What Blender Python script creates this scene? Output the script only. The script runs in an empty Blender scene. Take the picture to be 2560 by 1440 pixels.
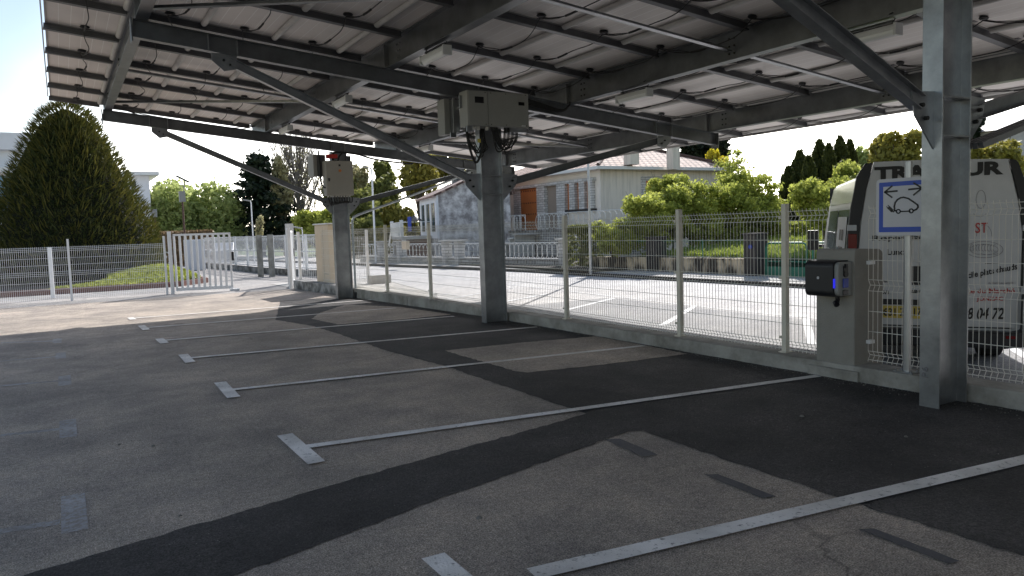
import bpy, math, random
import numpy as np
from mathutils import Vector, Matrix
random.seed(7)
R=random.Random(11)
sc=bpy.context.scene
# ------------------------------------------------------------------ survey of the place (metres; X across to the street, Y along the fence)
F,CX,CY=1923.,1280.,720.
def _ray0(u,v): return np.array([u-CX,-(v-CY),-F])
_y=_ray0(149,605); _y/=np.linalg.norm(_y)
_h=_ray0(1149,573); _z=np.cross(_h,_y); _z/=np.linalg.norm(_z)
if _z[1]<0: _z=-_z
_x=np.cross(_y,_z); M=np.array([_x,_y,_z]); CAM=np.array([0,0,1.6])
def ray(u,v): return M@_ray0(u,v)
def on(u,v,ax,val):
    d=ray(u,v); t=(val-CAM[ax])/d[ax]; return CAM+d*t
def at(u,v,dep): return CAM+ray(u,v)/F*dep
def proj(p):
    c=M.T@(np.array(p,float)-CAM)
    if c[2]>-.1: return (-9999,-9999)
    return (CX+F*c[0]/-c[2],CY-F*c[1]/-c[2])
def zlot(Y): return -.014*(min(max(Y,12),20)-12)
def zst(Y): return -.35 if Y<12 else (-.2 if Y>26 else -.35+.15*(Y-12)/14)
def gl(u,v):
    p=on(u,v,2,0)
    for _ in range(6): p=on(u,v,2,zlot(p[1]))
    return p
def gst(u,v,dz=0):
    p=on(u,v,2,-.3)
    for _ in range(8): p=on(u,v,2,zst(p[1])+dz)
    return p
# ------------------------------------------------------------------ materials
MT={}
def mat(name,col,rough=.7,metal=0,var=.12,scale=3,bump=0,bscale=40,spec=.5,col2=None,detail=6,trans=0,coord='Object',stretch=None,contrast=(.3,.7)):
    if name in MT: return MT[name]
    m=bpy.data.materials.new(name); m.use_nodes=True; nt=m.node_tree; N=nt.nodes; L=nt.links
    b=N['Principled BSDF']; b.inputs['Roughness'].default_value=rough; b.inputs['Metallic'].default_value=metal
    b.inputs['Specular IOR Level'].default_value=spec
    if trans: b.inputs['Transmission Weight'].default_value=trans
    tc=N.new('ShaderNodeTexCoord'); src=tc.outputs[coord]
    if stretch:
        mp=N.new('ShaderNodeMapping'); mp.inputs['Scale'].default_value=stretch; L.new(src,mp.inputs['Vector']); src=mp.outputs['Vector']
    if var or col2:
        n=N.new('ShaderNodeTexNoise'); n.inputs['Scale'].default_value=scale; n.inputs['Detail'].default_value=detail; n.inputs['Roughness'].default_value=.65
        L.new(src,n.inputs['Vector'])
        r=N.new('ShaderNodeValToRGB'); r.color_ramp.elements[0].position=contrast[0]; r.color_ramp.elements[1].position=contrast[1]
        c2=col2 or tuple(min(1,c*(1+var)) for c in col); c1=col if col2 else tuple(c*(1-var) for c in col)
        r.color_ramp.elements[0].color=(*c1,1); r.color_ramp.elements[1].color=(*c2,1)
        L.new(n.outputs['Fac'],r.inputs['Fac']); L.new(r.outputs['Color'],b.inputs['Base Color'])
    else: b.inputs['Base Color'].default_value=(*col,1)
    if bump:
        n2=N.new('ShaderNodeTexNoise'); n2.inputs['Scale'].default_value=bscale; n2.inputs['Detail'].default_value=4; L.new(src,n2.inputs['Vector'])
        bp=N.new('ShaderNodeBump'); bp.inputs['Strength'].default_value=bump; bp.inputs['Distance'].default_value=.02
        L.new(n2.outputs['Fac'],bp.inputs['Height']); L.new(bp.outputs['Normal'],b.inputs['Normal'])
    MT[name]=m; return m
def asphalt(name,c1,c2,speck=.35,stone=(.35,.33,.3),bump=.6,crack=0):
    m=bpy.data.materials.new(name); m.use_nodes=True; nt=m.node_tree; N=nt.nodes; L=nt.links; b=N['Principled BSDF']
    b.inputs['Roughness'].default_value=.9; b.inputs['Specular IOR Level'].default_value=.35
    g=N.new('ShaderNodeNewGeometry'); P=g.outputs['Position']
    def noise(s,d=5,ro=.6):
        n=N.new('ShaderNodeTexNoise'); n.inputs['Scale'].default_value=s; n.inputs['Detail'].default_value=d; n.inputs['Roughness'].default_value=ro; L.new(P,n.inputs['Vector']); return n.outputs['Fac']
    def ramp(f,a,ca,bb,cb):
        r=N.new('ShaderNodeValToRGB'); r.color_ramp.elements[0].position=a; r.color_ramp.elements[1].position=bb
        r.color_ramp.elements[0].color=(*ca,1); r.color_ramp.elements[1].color=(*cb,1); L.new(f,r.inputs['Fac']); return r.outputs['Color']
    def mix(t,fac,a,bb):
        x=N.new('ShaderNodeMixRGB'); x.blend_type=t
        if isinstance(fac,float): x.inputs[0].default_value=fac
        else: L.new(fac,x.inputs[0])
        L.new(a,x.inputs[1])
        if isinstance(bb,tuple): x.inputs[2].default_value=(*bb,1)
        else: L.new(bb,x.inputs[2])
        return x.outputs[0]
    base=ramp(noise(.6,9,.7),.36,c1,.64,c2)
    mid=ramp(noise(30,5,.75),.34,(.68,.68,.68),.66,(1.32,1.32,1.32))
    c=mix('MULTIPLY',1.,base,mid)
    fine=noise(120,2)
    c=mix('MULTIPLY',1.,c,ramp(fine,.35,(.55,.55,.55),.65,(1.45,1.45,1.45)))
    c=mix('MULTIPLY',1.,c,ramp(noise(2.1,8,.7),.38,(.86,.86,.88),.62,(1.1,1.09,1.07)))
    v=N.new('ShaderNodeTexVoronoi'); v.inputs['Scale'].default_value=38; L.new(P,v.inputs['Vector'])
    sp=ramp(v.outputs['Distance'],.05,(1,1,1),.16,(0,0,0))
    sn=ramp(noise(23,2),.52,(0,0,0),.6,(1,1,1))
    sf=mix('MULTIPLY',1.,sp,sn)
    mm=N.new('ShaderNodeMath'); mm.operation='MULTIPLY'; mm.inputs[1].default_value=speck; L.new(sf,mm.inputs[0])
    c=mix('MIX',mm.outputs[0],c,stone)
    if crack:
        vc=N.new('ShaderNodeTexVoronoi'); vc.feature='DISTANCE_TO_EDGE'; vc.inputs['Scale'].default_value=.28
        ad=N.new('ShaderNodeVectorMath'); ad.operation='ADD'; nn=N.new('ShaderNodeTexNoise'); nn.inputs['Scale'].default_value=1.6; nn.inputs['Detail'].default_value=6; L.new(P,nn.inputs['Vector'])
        L.new(P,ad.inputs[0]); L.new(nn.outputs['Color'],ad.inputs[1]); L.new(ad.outputs[0],vc.inputs['Vector'])
        cr=ramp(vc.outputs['Distance'],.0015,(1,1,1),.006,(0,0,0))
        crn=ramp(noise(.35,2),.5,(0,0,0),.62,(1,1,1)); cf=mix('MULTIPLY',1.,cr,crn)
        m3=N.new('ShaderNodeMath'); m3.operation='MULTIPLY'; m3.inputs[1].default_value=crack; L.new(cf,m3.inputs[0])
        c=mix('MIX',m3.outputs[0],c,(.03,.028,.026))
    L.new(c,b.inputs['Base Color'])
    bp=N.new('ShaderNodeBump'); bp.inputs['Strength'].default_value=bump; bp.inputs['Distance'].default_value=.012
    L.new(noise(70,3),bp.inputs['Height']); L.new(bp.outputs['Normal'],b.inputs['Normal'])
    MT[name]=m; return m
def paint(name,col,under,wear=.5):
    m=bpy.data.materials.new(name); m.use_nodes=True; nt=m.node_tree; N=nt.nodes; L=nt.links; b=N['Principled BSDF']; b.inputs['Roughness'].default_value=.8
    g=N.new('ShaderNodeNewGeometry')
    n=N.new('ShaderNodeTexNoise'); n.inputs['Scale'].default_value=26; n.inputs['Detail'].default_value=8; n.inputs['Roughness'].default_value=.75; L.new(g.outputs['Position'],n.inputs['Vector'])
    r=N.new('ShaderNodeValToRGB'); r.color_ramp.elements[0].position=wear-.06; r.color_ramp.elements[1].position=wear+.04
    r.color_ramp.elements[0].color=(*under,1); r.color_ramp.elements[1].color=(*col,1); L.new(n.outputs['Fac'],r.inputs['Fac'])
    n2=N.new('ShaderNodeTexNoise'); n2.inputs['Scale'].default_value=2.3; n2.inputs['Detail'].default_value=5; L.new(g.outputs['Position'],n2.inputs['Vector'])
    r2=N.new('ShaderNodeValToRGB'); r2.color_ramp.elements[0].color=(.66,.65,.63,1); r2.color_ramp.elements[1].color=(1.05,1.05,1.05,1); r2.color_ramp.elements[0].position=.3; r2.color_ramp.elements[1].position=.65
    L.new(n2.outputs['Fac'],r2.inputs['Fac']); x=N.new('ShaderNodeMixRGB'); x.blend_type='MULTIPLY'; x.inputs[0].default_value=1
    L.new(r.outputs['Color'],x.inputs[1]); L.new(r2.outputs['Color'],x.inputs[2]); L.new(x.outputs[0],b.inputs['Base Color'])
    bp=N.new('ShaderNodeBump'); bp.inputs['Strength'].default_value=.5; bp.inputs['Distance'].default_value=.01; n3=N.new('ShaderNodeTexNoise'); n3.inputs['Scale'].default_value=80; L.new(g.outputs['Position'],n3.inputs['Vector']); L.new(n3.outputs['Fac'],bp.inputs['Height']); L.new(bp.outputs['Normal'],b.inputs['Normal'])
    MT[name]=m; return m
def leafmat(name,dark,light,tr=.35):
    m=bpy.data.materials.new(name); m.use_nodes=True; nt=m.node_tree; N=nt.nodes; L=nt.links
    out=N['Material Output']; b=N['Principled BSDF']; b.inputs['Roughness'].default_value=.6; b.inputs['Specular IOR Level'].default_value=.3
    a=N.new('ShaderNodeAttribute'); a.attribute_name='rnd'
    r=N.new('ShaderNodeValToRGB'); r.color_ramp.elements[0].color=(*dark,1); r.color_ramp.elements[1].color=(*light,1); L.new(a.outputs['Fac'],r.inputs['Fac'])
    L.new(r.outputs['Color'],b.inputs['Base Color']); t=N.new('ShaderNodeBsdfTranslucent'); L.new(r.outputs['Color'],t.inputs['Color'])
    mx=N.new('ShaderNodeMixShader'); mx.inputs[0].default_value=tr; L.new(b.outputs[0],mx.inputs[1]); L.new(t.outputs[0],mx.inputs[2]); L.new(mx.outputs[0],out.inputs['Surface'])
    MT[name]=m; return m
def brickmat(name,c1,c2,mortar,sx,sy,rot=None,bump=.5,ms=.02):
    m=bpy.data.materials.new(name); m.use_nodes=True; nt=m.node_tree; N=nt.nodes; L=nt.links; b=N['Principled BSDF']; b.inputs['Roughness'].default_value=.85
    tc=N.new('ShaderNodeTexCoord'); sp=N.new('ShaderNodeSeparateXYZ'); L.new(tc.outputs['Object'],sp.inputs[0]); ad=N.new('ShaderNodeMath'); L.new(sp.outputs[0],ad.inputs[0]); L.new(sp.outputs[1],ad.inputs[1])
    mp=N.new('ShaderNodeCombineXYZ'); L.new(ad.outputs[0],mp.inputs[0]); L.new(sp.outputs[2],mp.inputs[1]); br=N.new('ShaderNodeTexBrick'); br.inputs['Scale'].default_value=1
    br.inputs['Brick Width'].default_value=sx; br.inputs['Row Height'].default_value=sy; br.inputs['Mortar Size'].default_value=ms
    br.inputs['Color1'].default_value=(*c1,1); br.inputs['Color2'].default_value=(*c2,1); br.inputs['Mortar'].default_value=(*mortar,1)
    L.new(mp.outputs[0],br.inputs['Vector']); L.new(br.outputs['Color'],b.inputs['Base Color'])
    bp=N.new('ShaderNodeBump'); bp.inputs['Strength'].default_value=bump; bp.inputs['Distance'].default_value=.03; bp.invert=True; L.new(br.outputs['Fac'],bp.inputs['Height']); L.new(bp.outputs['Normal'],b.inputs['Normal'])
    MT[name]=m; return m
# ------------------------------------------------------------------ mesh builder
class MB:
    def __init__(s): s.v=[]; s.f=[]; s.rnd=None; s.sm=False
    def add(s,vs,fs):
        o=len(s.v); s.v+= [tuple(map(float,p)) for p in vs]; s.f+=[tuple(i+o for i in f) for f in fs]; return s
    def hexa(s,p): return s.add(p,[(0,3,2,1),(4,5,6,7),(0,1,5,4),(1,2,6,5),(2,3,7,6),(3,0,4,7)])
    def box(s,a,b):
        x0,y0,z0=a; x1,y1,z1=b
        x0,x1=sorted((x0,x1)); y0,y1=sorted((y0,y1)); z0,z1=sorted((z0,z1))
        return s.hexa([(x0,y0,z0),(x1,y0,z0),(x1,y1,z0),(x0,y1,z0),(x0,y0,z1),(x1,y0,z1),(x1,y1,z1),(x0,y1,z1)])
    def prism(s,prof,p0,p1,up=(0,0,1),closed=True,capz=True,vertcut=False):
        p0=Vector(p0);p1=Vector(p1); d=(p1-p0).normalized(); u=Vector(up); side=d.cross(u).normalized(); u2=side.cross(d).normalized()
        if vertcut: u2=Vector(up)
        n=len(prof); vs=[tuple(p+side*a+u2*b) for p in (p0,p1) for a,b in prof]
        fs=[(i,(i+1)%n,(i+1)%n+n,i+n) for i in range(n)]
        if capz: fs+=[tuple(range(n-1,-1,-1)),tuple(range(n,2*n))]
        return s.add(vs,fs)
    def ibeam(s,p0,p1,d,w,tf=.014,tw=.01,up=(0,0,1)):   # p0,p1 on the middle of the bottom flange
        h=w/2;t=tw/2
        pr=[(-h,0),(h,0),(h,tf),(t,tf),(t,d-tf),(h,d-tf),(h,d),(-h,d),(-h,d-tf),(-t,d-tf),(-t,tf),(-h,tf)]
        return s.prism(pr,p0,p1,up,capz=True)
    def bar(s,p0,p1,w,h,up=(0,0,1)): return s.prism([(-w/2,-h/2),(w/2,-h/2),(w/2,h/2),(-w/2,h/2)],p0,p1,up)
    def tube(s,pts,r,n=6,cap=True,r1=None):
        pts=[Vector(p) for p in pts]; N=len(pts); ring=[]
        up=Vector((0,0,1))
        for i,p in enumerate(pts):
            d=(pts[min(i+1,N-1)]-pts[max(i-1,0)]).normalized()
            if abs(d.dot(up))>.98: a=d.cross(Vector((1,0,0))).normalized()
            else: a=d.cross(up).normalized()
            if ring and a.dot(prev)<0: a=-a
            prev=a; b=d.cross(a).normalized()
            rr=r if r1 is None else r+(r1-r)*i/(N-1)
            ring.append([tuple(p+a*rr*math.cos(2*math.pi*k/n)+b*rr*math.sin(2*math.pi*k/n)) for k in range(n)])
        vs=[q for g in ring for q in g]; fs=[]
        for i in range(N-1):
            for k in range(n): fs.append((i*n+k,i*n+(k+1)%n,(i+1)*n+(k+1)%n,(i+1)*n+k))
        if cap: fs+=[tuple(range(n-1,-1,-1)),tuple((N-1)*n+k for k in range(n))]
        return s.add(vs,fs)
    def cyl(s,p0,p1,r,n=12,r1=None): return s.tube([p0,p1],r,n,True,r1)
    def poly(s,pts,z0=None,th=0):
        n=len(pts)
        if th:
            vs=[(*p[:2],p[2]-th) for p in pts]+list(pts); return s.add(vs,[tuple(range(n-1,-1,-1)),tuple(range(n,2*n))]+[(i,(i+1)%n,(i+1)%n+n,i+n) for i in range(n)])
        return s.add(pts,[tuple(range(n))])
ORG={}
def tag(o,label=None,cat=None,group=None,kind=None):
    if label: o['label']=label
    if cat: o['category']=cat
    if group: o['group']=group
    if kind: o['kind']=kind
    return o
def link(o): sc.collection.objects.link(o); return o
def thing(name,label,cat,loc=(0,0,0),rz=0,group=None,local=False):
    o=link(bpy.data.objects.new(name,None)); o.location=tuple(map(float,loc)); o.rotation_euler=(0,0,rz); o.empty_display_size=.2
    ORG[o]=(0,0,0) if local else tuple(map(float,loc)); return tag(o,label,cat,group)
def build(name,mb,m,parent=None,smooth=False,bevel=0,org=None):
    me=bpy.data.meshes.new(name); o=bpy.data.objects.new(name,me)
    og=ORG[parent] if parent is not None else (org or (0,0,0))
    me.from_pydata([(a-og[0],b-og[1],c-og[2]) for a,b,c in mb.v],[],mb.f); me.materials.append(MT[m] if isinstance(m,str) else m); me.update()
    if smooth: me.polygons.foreach_set('use_smooth',[True]*len(me.polygons))
    if mb.rnd is not None:
        at_=me.attributes.new('rnd','FLOAT','FACE'); at_.data.foreach_set('value',mb.rnd)
    if parent is not None: o.parent=parent
    else: o.location=og
    ORG[o]=og; link(o)
    if bevel:
        bm=o.modifiers.new('bev','BEVEL'); bm.width=bevel; bm.segments=3; bm.limit_method='ANGLE'
    return o
def struct(name,mb,m): return tag(build(name,mb,m),kind='structure')
def single(name,label,cat,mb,m,loc,group=None,**k): return tag(build(name,mb,m,org=tuple(map(float,loc)),**k),label,cat,group)
def copy_tree(o,parent=None,loc=None):
    c=o.copy(); link(c); ORG[c]=ORG[o]
    if parent is not None: c.parent=parent
    if loc is not None: c.location=loc
    for ch in [x for x in sc.collection.objects if x.parent==o]: copy_tree(ch,c)
    return c
def textmesh(body,size,shear=0,off=0,wscale=1):
    cu=bpy.data.curves.new('t','FONT'); cu.body=body; cu.size=size; cu.shear=shear; cu.offset=off*size; cu.extrude=.002; cu.resolution_u=3
    o=bpy.data.objects.new('t',cu); link(o); dg=bpy.context.evaluated_depsgraph_get(); me=bpy.data.meshes.new_from_object(o.evaluated_get(dg))
    mb=MB(); vs=np.array([v.co[:] for v in me.vertices]) if len(me.vertices) else np.zeros((0,3)); fs=[tuple(p.vertices) for p in me.polygons]
    bpy.data.objects.remove(o); bpy.data.curves.remove(cu); bpy.data.meshes.remove(me); return vs,fs
def text(mb,body,size,origin,xd,yd,width=None,shear=0,off=0,height=None):
    vs,fs=textmesh(body,size,shear,off)
    if not len(vs): return
    vs[:,0]-=vs[:,0].min(); vs[:,1]-=vs[:,1].min()
    sx=(width/vs[:,0].max()) if width else 1; sy=(height/vs[:,1].max()) if height else 1
    X=Vector(xd).normalized(); Y=Vector(yd).normalized(); Z=X.cross(Y); O=Vector(origin)
    mb.add([tuple(O+X*(a*sx)+Y*(b*sy)+Z*(c+.002)) for a,b,c in vs],fs)
# ------------------------------------------------------------------ palette
asphalt('asphalt_old',(.27,.235,.2),(.49,.41,.335),.6,(.5,.48,.44),bump=.9,crack=.5)
asphalt('asphalt_new',(.03,.028,.027),(.088,.08,.075),.45,(.28,.26,.24),bump=1.3)
asphalt('asphalt_street',(.46,.44,.42),(.6,.58,.555),.3,(.45,.44,.42),crack=.5)
asphalt('asphalt_drive',(.28,.26,.24),(.4,.375,.35),.3,(.45,.44,.42),crack=.7)
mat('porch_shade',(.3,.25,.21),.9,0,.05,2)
asphalt('asphalt_bay',(.27,.265,.265),(.35,.345,.34),.3,(.4,.4,.4))
asphalt('concrete_pave',(.44,.42,.385),(.56,.535,.49),.2,(.5,.48,.45))
paint('white_paint',(.93,.89,.84),(.24,.21,.19),.40)
paint('street_paint',(.8,.8,.8),(.25,.25,.25),.3)
paint('ghost_paint',(.47,.45,.45),(.36,.315,.275),.5)
paint('cover_paint',(.11,.105,.11),(.16,.14,.13),.4)
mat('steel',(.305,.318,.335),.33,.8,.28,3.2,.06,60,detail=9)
mat('steel_shaded',(.15,.159,.17),.36,.65,.3,2.6,.06,60,detail=8)  # same galvanised steel, darker: shade on rafters and beams put into the colour
mat('steel_pale',(.33,.365,.385),.45,.3,.16,5,.08,50,detail=8)
mat('alu',(.42,.43,.44),.35,.7,.1,6)
mat('rail_steel',(.11,.113,.12),.4,.4,.2,4)
mat('bolt',(.35,.36,.37),.35,.8,0)
mat('bolt_hole',(.015,.015,.015),.8,0,0)
mat('box_grey',(.26,.26,.245),.5,0,.05,3)
mat('box_cream',(.28,.268,.24),.5,0,.05,3)
mat('black_plastic',(.012,.012,.014),.45,0,0)
mat('rubber',(.018,.018,.018),.75,0,.1,5)
mat('display',(.008,.008,.01),.15,0,0)
mat('module_frame',(.33,.32,.31),.5,.2,.1,5)
mat('joint_white',(.5,.49,.47),.5,0,.12,4)
mat('lamp_housing',(.55,.56,.57),.4,0,.05,4)
mat('lamp_cover',(.75,.77,.78),.2,0,0)
mat('fence_cream',(.62,.58,.49),.5,0,.08,6)
mat('fence_wire',(.7,.68,.62),.5,0,.05,6)
mat('fence_white',(.78,.78,.78),.5,0,.06,4)
mat('red_clip',(.5,.03,.02),.5,0,0)
mat('pillar_render',(.27,.255,.225),.9,0,.12,2.5,.4,90)
mat('sign_white',(.52,.52,.55),.35,0,.04,3)
mat('sign_blue',(.008,.06,.42),.35,0,.06,3)
mat('ink',(.012,.012,.012),.5,0,0)
mat('ink_red',(.42,.05,.04),.5,0,0)
mat('ink_grey',(.22,.21,.22),.6,0,0)
mat('beige_box',(.62,.5,.36),.6,0,.06,1.5)
mat('van_white',(.5,.51,.52),.3,0,.1,1.2,detail=9)
mat('glass_dark',(.03,.035,.04),.08,0,0)
mat('glass_side',(.3,.36,.38),.1,.2,.5,1.5)
mat('glass_roof',(.85,.88,.92),.12,0,.08,5)
mat('lens_red',(.16,.012,.012),.15,0,0)
mat('lens_clear',(.55,.55,.55),.15,.2,.3,20)
mat('plate_yellow',(.55,.42,.08),.5,0,.05,3)
mat('white_wall',(.74,.75,.78),.85,0,.05,1)
mat('cream_wall',(.6,.545,.47),.9,0,0,2.2,.2,30,col2=(.76,.69,.6),stretch=(3.2,3.2,.22),detail=9,contrast=(.36,.54))
mat('front_wall',(.82,.75,.67),.9,0,.08,1.2)
mat('gable_rough',(.27,.25,.25),.95,0,0,1.9,.6,14,col2=(.74,.72,.72),detail=10,contrast=(.4,.62))
mat('orange_door',(.5,.17,.05),.6,0,.1,1.5)
mat('window_dark',(.02,.03,.045),.15,0,0)
mat('window_blue',(.12,.25,.38),.15,0,.2,2)
mat('trim_white',(.72,.72,.7),.6,0,.05,3)
mat('concrete_wall',(.17,.16,.135),.95,0,0,2.2,.5,30,col2=(.37,.355,.32),detail=10,contrast=(.32,.6))
mat('concrete_dirty',(.09,.088,.08),.95,0,0,3,.5,25,col2=(.38,.37,.35),detail=10,contrast=(.4,.62))
mat('concrete_light',(.5,.49,.47),.95,0,.15,2,.3,30)
mat('moss_wall',(.05,.042,.035),.95,0,0,2.2,.5,20,col2=(.6,.5,.36),detail=8,contrast=(.46,.58),stretch=(1,1,.35))
mat('dark_stone',(.05,.045,.042),.95,0,.3,5,.5,30)
mat('green_metal',(.02,.16,.1),.5,0,.1,4)
mat('bark',(.09,.07,.055),.95,0,.3,8,.6,30)
mat('bark_pale',(.2,.18,.16),.95,0,.2,8)
mat('rust_pole',(.1,.055,.04),.8,0,.25,5)
mat('brick_edge',(.2,.1,.08),.9,0,.2,8)
mat('soil',(.05,.04,.03),.95,0,.3,4)
mat('lawn_soil',(.16,.2,.05),.95,0,.25,2)
mat('terrain',(.1,.14,.05),.95,0,.25,.2)
mat('stone',(.2,.19,.17),.9,0,.2,20)
mat('umbrella_navy',(.01,.012,.02),.7,0,0)
mat('yellow_tag',(.6,.5,.1),.6,0,0)
mat('sticker_blue',(.02,.05,.35),.3,0,0)
brickmat('slate_stone',(.46,.44,.42),(.66,.64,.62),(.2,.19,.17),.42,.14,ms=.012)
brickmat('slate_stone_dark',(.3,.29,.28),(.5,.49,.48),(.09,.08,.07),.45,.13,ms=.014)
def leafs():
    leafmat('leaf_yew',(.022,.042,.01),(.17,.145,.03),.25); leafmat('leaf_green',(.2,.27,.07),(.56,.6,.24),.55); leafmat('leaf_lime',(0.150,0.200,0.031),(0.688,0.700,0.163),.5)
    leafmat('leaf_dark',(0.006,0.013,0.006),(0.021,0.037,0.015),.1); leafmat('leaf_olive',(.14,.13,.025),(.5,.44,.1),.45); leafmat('leaf_cypress',(.035,.05,.013),(.13,.14,.035),.25)
    leafmat('leaf_brown',(.12,.08,.045),(.34,.24,.13),.3); leafmat('leaf_pale',(0.200,0.188,0.088),(0.625,0.575,0.325),.4); leafmat('leaf_ground',(0.175,0.213,0.025),(0.500,0.525,0.112),.35)
    leafmat('grass',(.13,.18,.025),(.45,.5,.11),.45); leafmat('leaf_mid',(.07,.09,.02),(.32,.33,.1),.45); leafmat('leaf_yellow',(0.350,0.312,0.019),(0.812,0.700,0.062),.45)
leafs()
def backsheet():
    m=bpy.data.materials.new('backsheet'); m.use_nodes=True; nt=m.node_tree; N=nt.nodes; L=nt.links; b=N['Principled BSDF']; b.inputs['Roughness'].default_value=.45
    tc=N.new('ShaderNodeTexCoord'); sx=N.new('ShaderNodeSeparateXYZ'); L.new(tc.outputs['Object'],sx.inputs[0])
    def line(o,per,w,off=0):
        a=N.new('ShaderNodeMath'); a.operation='ADD'; a.inputs[1].default_value=100*per+off; L.new(o,a.inputs[0])
        d=N.new('ShaderNodeMath'); d.operation='MODULO'; d.inputs[1].default_value=per; L.new(a.outputs[0],d.inputs[0])
        c=N.new('ShaderNodeMath'); c.operation='LESS_THAN'; c.inputs[1].default_value=w; L.new(d.outputs[0],c.inputs[0]); return c.outputs[0]
    l=line(sx.outputs[0],.163,.008)  # pale lines: light through the cell gaps, put into the colour
    n=N.new('ShaderNodeTexNoise'); n.inputs['Scale'].default_value=1.3; n.inputs['Detail'].default_value=4; g=N.new('ShaderNodeNewGeometry'); L.new(g.outputs['Position'],n.inputs['Vector'])
    r=N.new('ShaderNodeValToRGB'); r.color_ramp.elements[0].color=(.62,.58,.555,1); r.color_ramp.elements[1].color=(.82,.77,.73,1); L.new(n.outputs['Fac'],r.inputs['Fac'])
    x=N.new('ShaderNodeMixRGB'); L.new(l,x.inputs[0]); L.new(r.outputs['Color'],x.inputs[1]); x.inputs[2].default_value=(.9,.89,.87,1)
    L.new(x.outputs[0],b.inputs['Base Color']); MT['backsheet']=m
backsheet()
# roof tiles
def tilemat(name,c1,c2,dark,sx,sy):
    m=bpy.data.materials.new(name); m.use_nodes=True; nt=m.node_tree; N=nt.nodes; L=nt.links; b=N['Principled BSDF']; b.inputs['Roughness'].default_value=.8
    uv=N.new('ShaderNodeAttribute'); uv.attribute_name='UVMap'; br=N.new('ShaderNodeTexBrick'); br.offset=.5; br.inputs['Scale'].default_value=1; br.inputs['Brick Width'].default_value=sx; br.inputs['Row Height'].default_value=sy
    br.inputs['Mortar Size'].default_value=.07; br.inputs['Mortar Smooth'].default_value=.5; br.inputs['Color1'].default_value=(*c1,1); br.inputs['Color2'].default_value=(*c2,1); br.inputs['Mortar'].default_value=(*dark,1)
    L.new(uv.outputs['Vector'],br.inputs['Vector']); L.new(br.outputs['Color'],b.inputs['Base Color'])
    bp=N.new('ShaderNodeBump'); bp.invert=True; bp.inputs['Strength'].default_value=.8; bp.inputs['Distance'].default_value=.05; L.new(br.outputs['Fac'],bp.inputs['Height']); L.new(bp.outputs['Normal'],b.inputs['Normal']); MT[name]=m
tilemat('roof_tile',(.4,.25,.19),(.55,.38,.3),(.05,.018,.012),.42,.42)
tilemat('roof_old',(.3,.2,.17),(.42,.3,.26),(.1,.06,.05),.3,.36)
def tri_roof(name,polys,m,parent,th=.12):
    """polys: list of (points, along, up) with uv in metres"""
    mb=MB(); uvs=[]
    for pts,a,u in polys:
        mb.add(pts,[tuple(range(len(pts)))]); A=Vector(a).normalized(); U=Vector(u).normalized()
        uvs+=[(Vector(p).dot(A),Vector(p).dot(U)) for p in pts]
    o=build(name,mb,m,parent); me=o.data; ul=me.uv_layers.new(name='UVMap')
    for i,l in enumerate(me.loops): ul.data[i].uv=uvs[l.vertex_index]
    md=o.modifiers.new('s','SOLIDIFY'); md.thickness=th; md.offset=-1 ; return o
# ------------------------------------------------------------------ setting: grounds
def strip(xs,ys,zf):
    mb=MB(); nx=len(xs)
    vs=[(x,y,zf(x,y)) for y in ys for x in xs]; fs=[(j*nx+i,j*nx+i+1,(j+1)*nx+i+1,(j+1)*nx+i) for j in range(len(ys)-1) for i in range(nx-1)]
    return mb.add(vs,fs)
def fr(a,b,n): return [a+(b-a)*i/n for i in range(n+1)]
def curb(Y): return 17.6-.135*(Y-14)
def wallx(Y): return curb(Y)+(2.0 if Y<22 else max(1.15,2.0-.06*(Y-22)))
struct('ground',strip([-400,-100,-40,0,40,100,400],[-200,-60,0,40,80,150,500],lambda x,y:-.55),'terrain')
def lotz(x,y): return zlot(y)
struct('parking_lot',strip([-25,-10,0,3,6.62],[-30,-10,0,4,8,12,14,16,18,20,24.4],lotz),'asphalt_old')
struct('driveway',strip([-25,-10,-5,0,3,6,8,9.2],[24.4,28,32,36,44,60],lambda x,y:-.112-.0*y),'asphalt_drive')
mb=MB(); ys=[-60,-20,0,6,12,16,20,24,26,30,36,44,60,90,160]
for a,b in zip(ys[:-1],ys[1:]):
    mb.add([(6.8,a,zst(a)),(curb(a),a,zst(a)),(curb(b),b,zst(b)),(6.8,b,zst(b))],[(0,1,2,3)])
struct('street',mb,'asphalt_street')
mb=MB()
for a,b in zip(ys[:-1],ys[1:]):
    if b>19: continue
    e=12.3
    mb.add([(6.86,a,zst(a)+.004),(e-.0*a,a,zst(a)+.004),(e,b,zst(b)+.004),(6.86,b,zst(b)+.004)],[(0,1,2,3)])
struct('parking_bays',mb,'asphalt_bay')
mb=MB(); mk=MB()
for a,b in zip(ys[:-1],ys[1:]):
    k=.16
    mb.add([(curb(a)+k,a,zst(a)+.11),(wallx(a)+3,a,zst(a)+.13),(wallx(b)+3,b,zst(b)+.13),(curb(b)+k,b,zst(b)+.11)],[(0,1,2,3)])
    mk.hexa([(curb(a),a,zst(a)-.1),(curb(a)+k,a,zst(a)-.1),(curb(b)+k,b,zst(b)-.1),(curb(b),b,zst(b)-.1),(curb(a),a,zst(a)+.113),(curb(a)+k,a,zst(a)+.113),(curb(b)+k,b,zst(b)+.113),(curb(b),b,zst(b)+.113)])
struct('pavement',mb,'concrete_pave'); struct('kerb',mk,'dark_stone')
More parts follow.
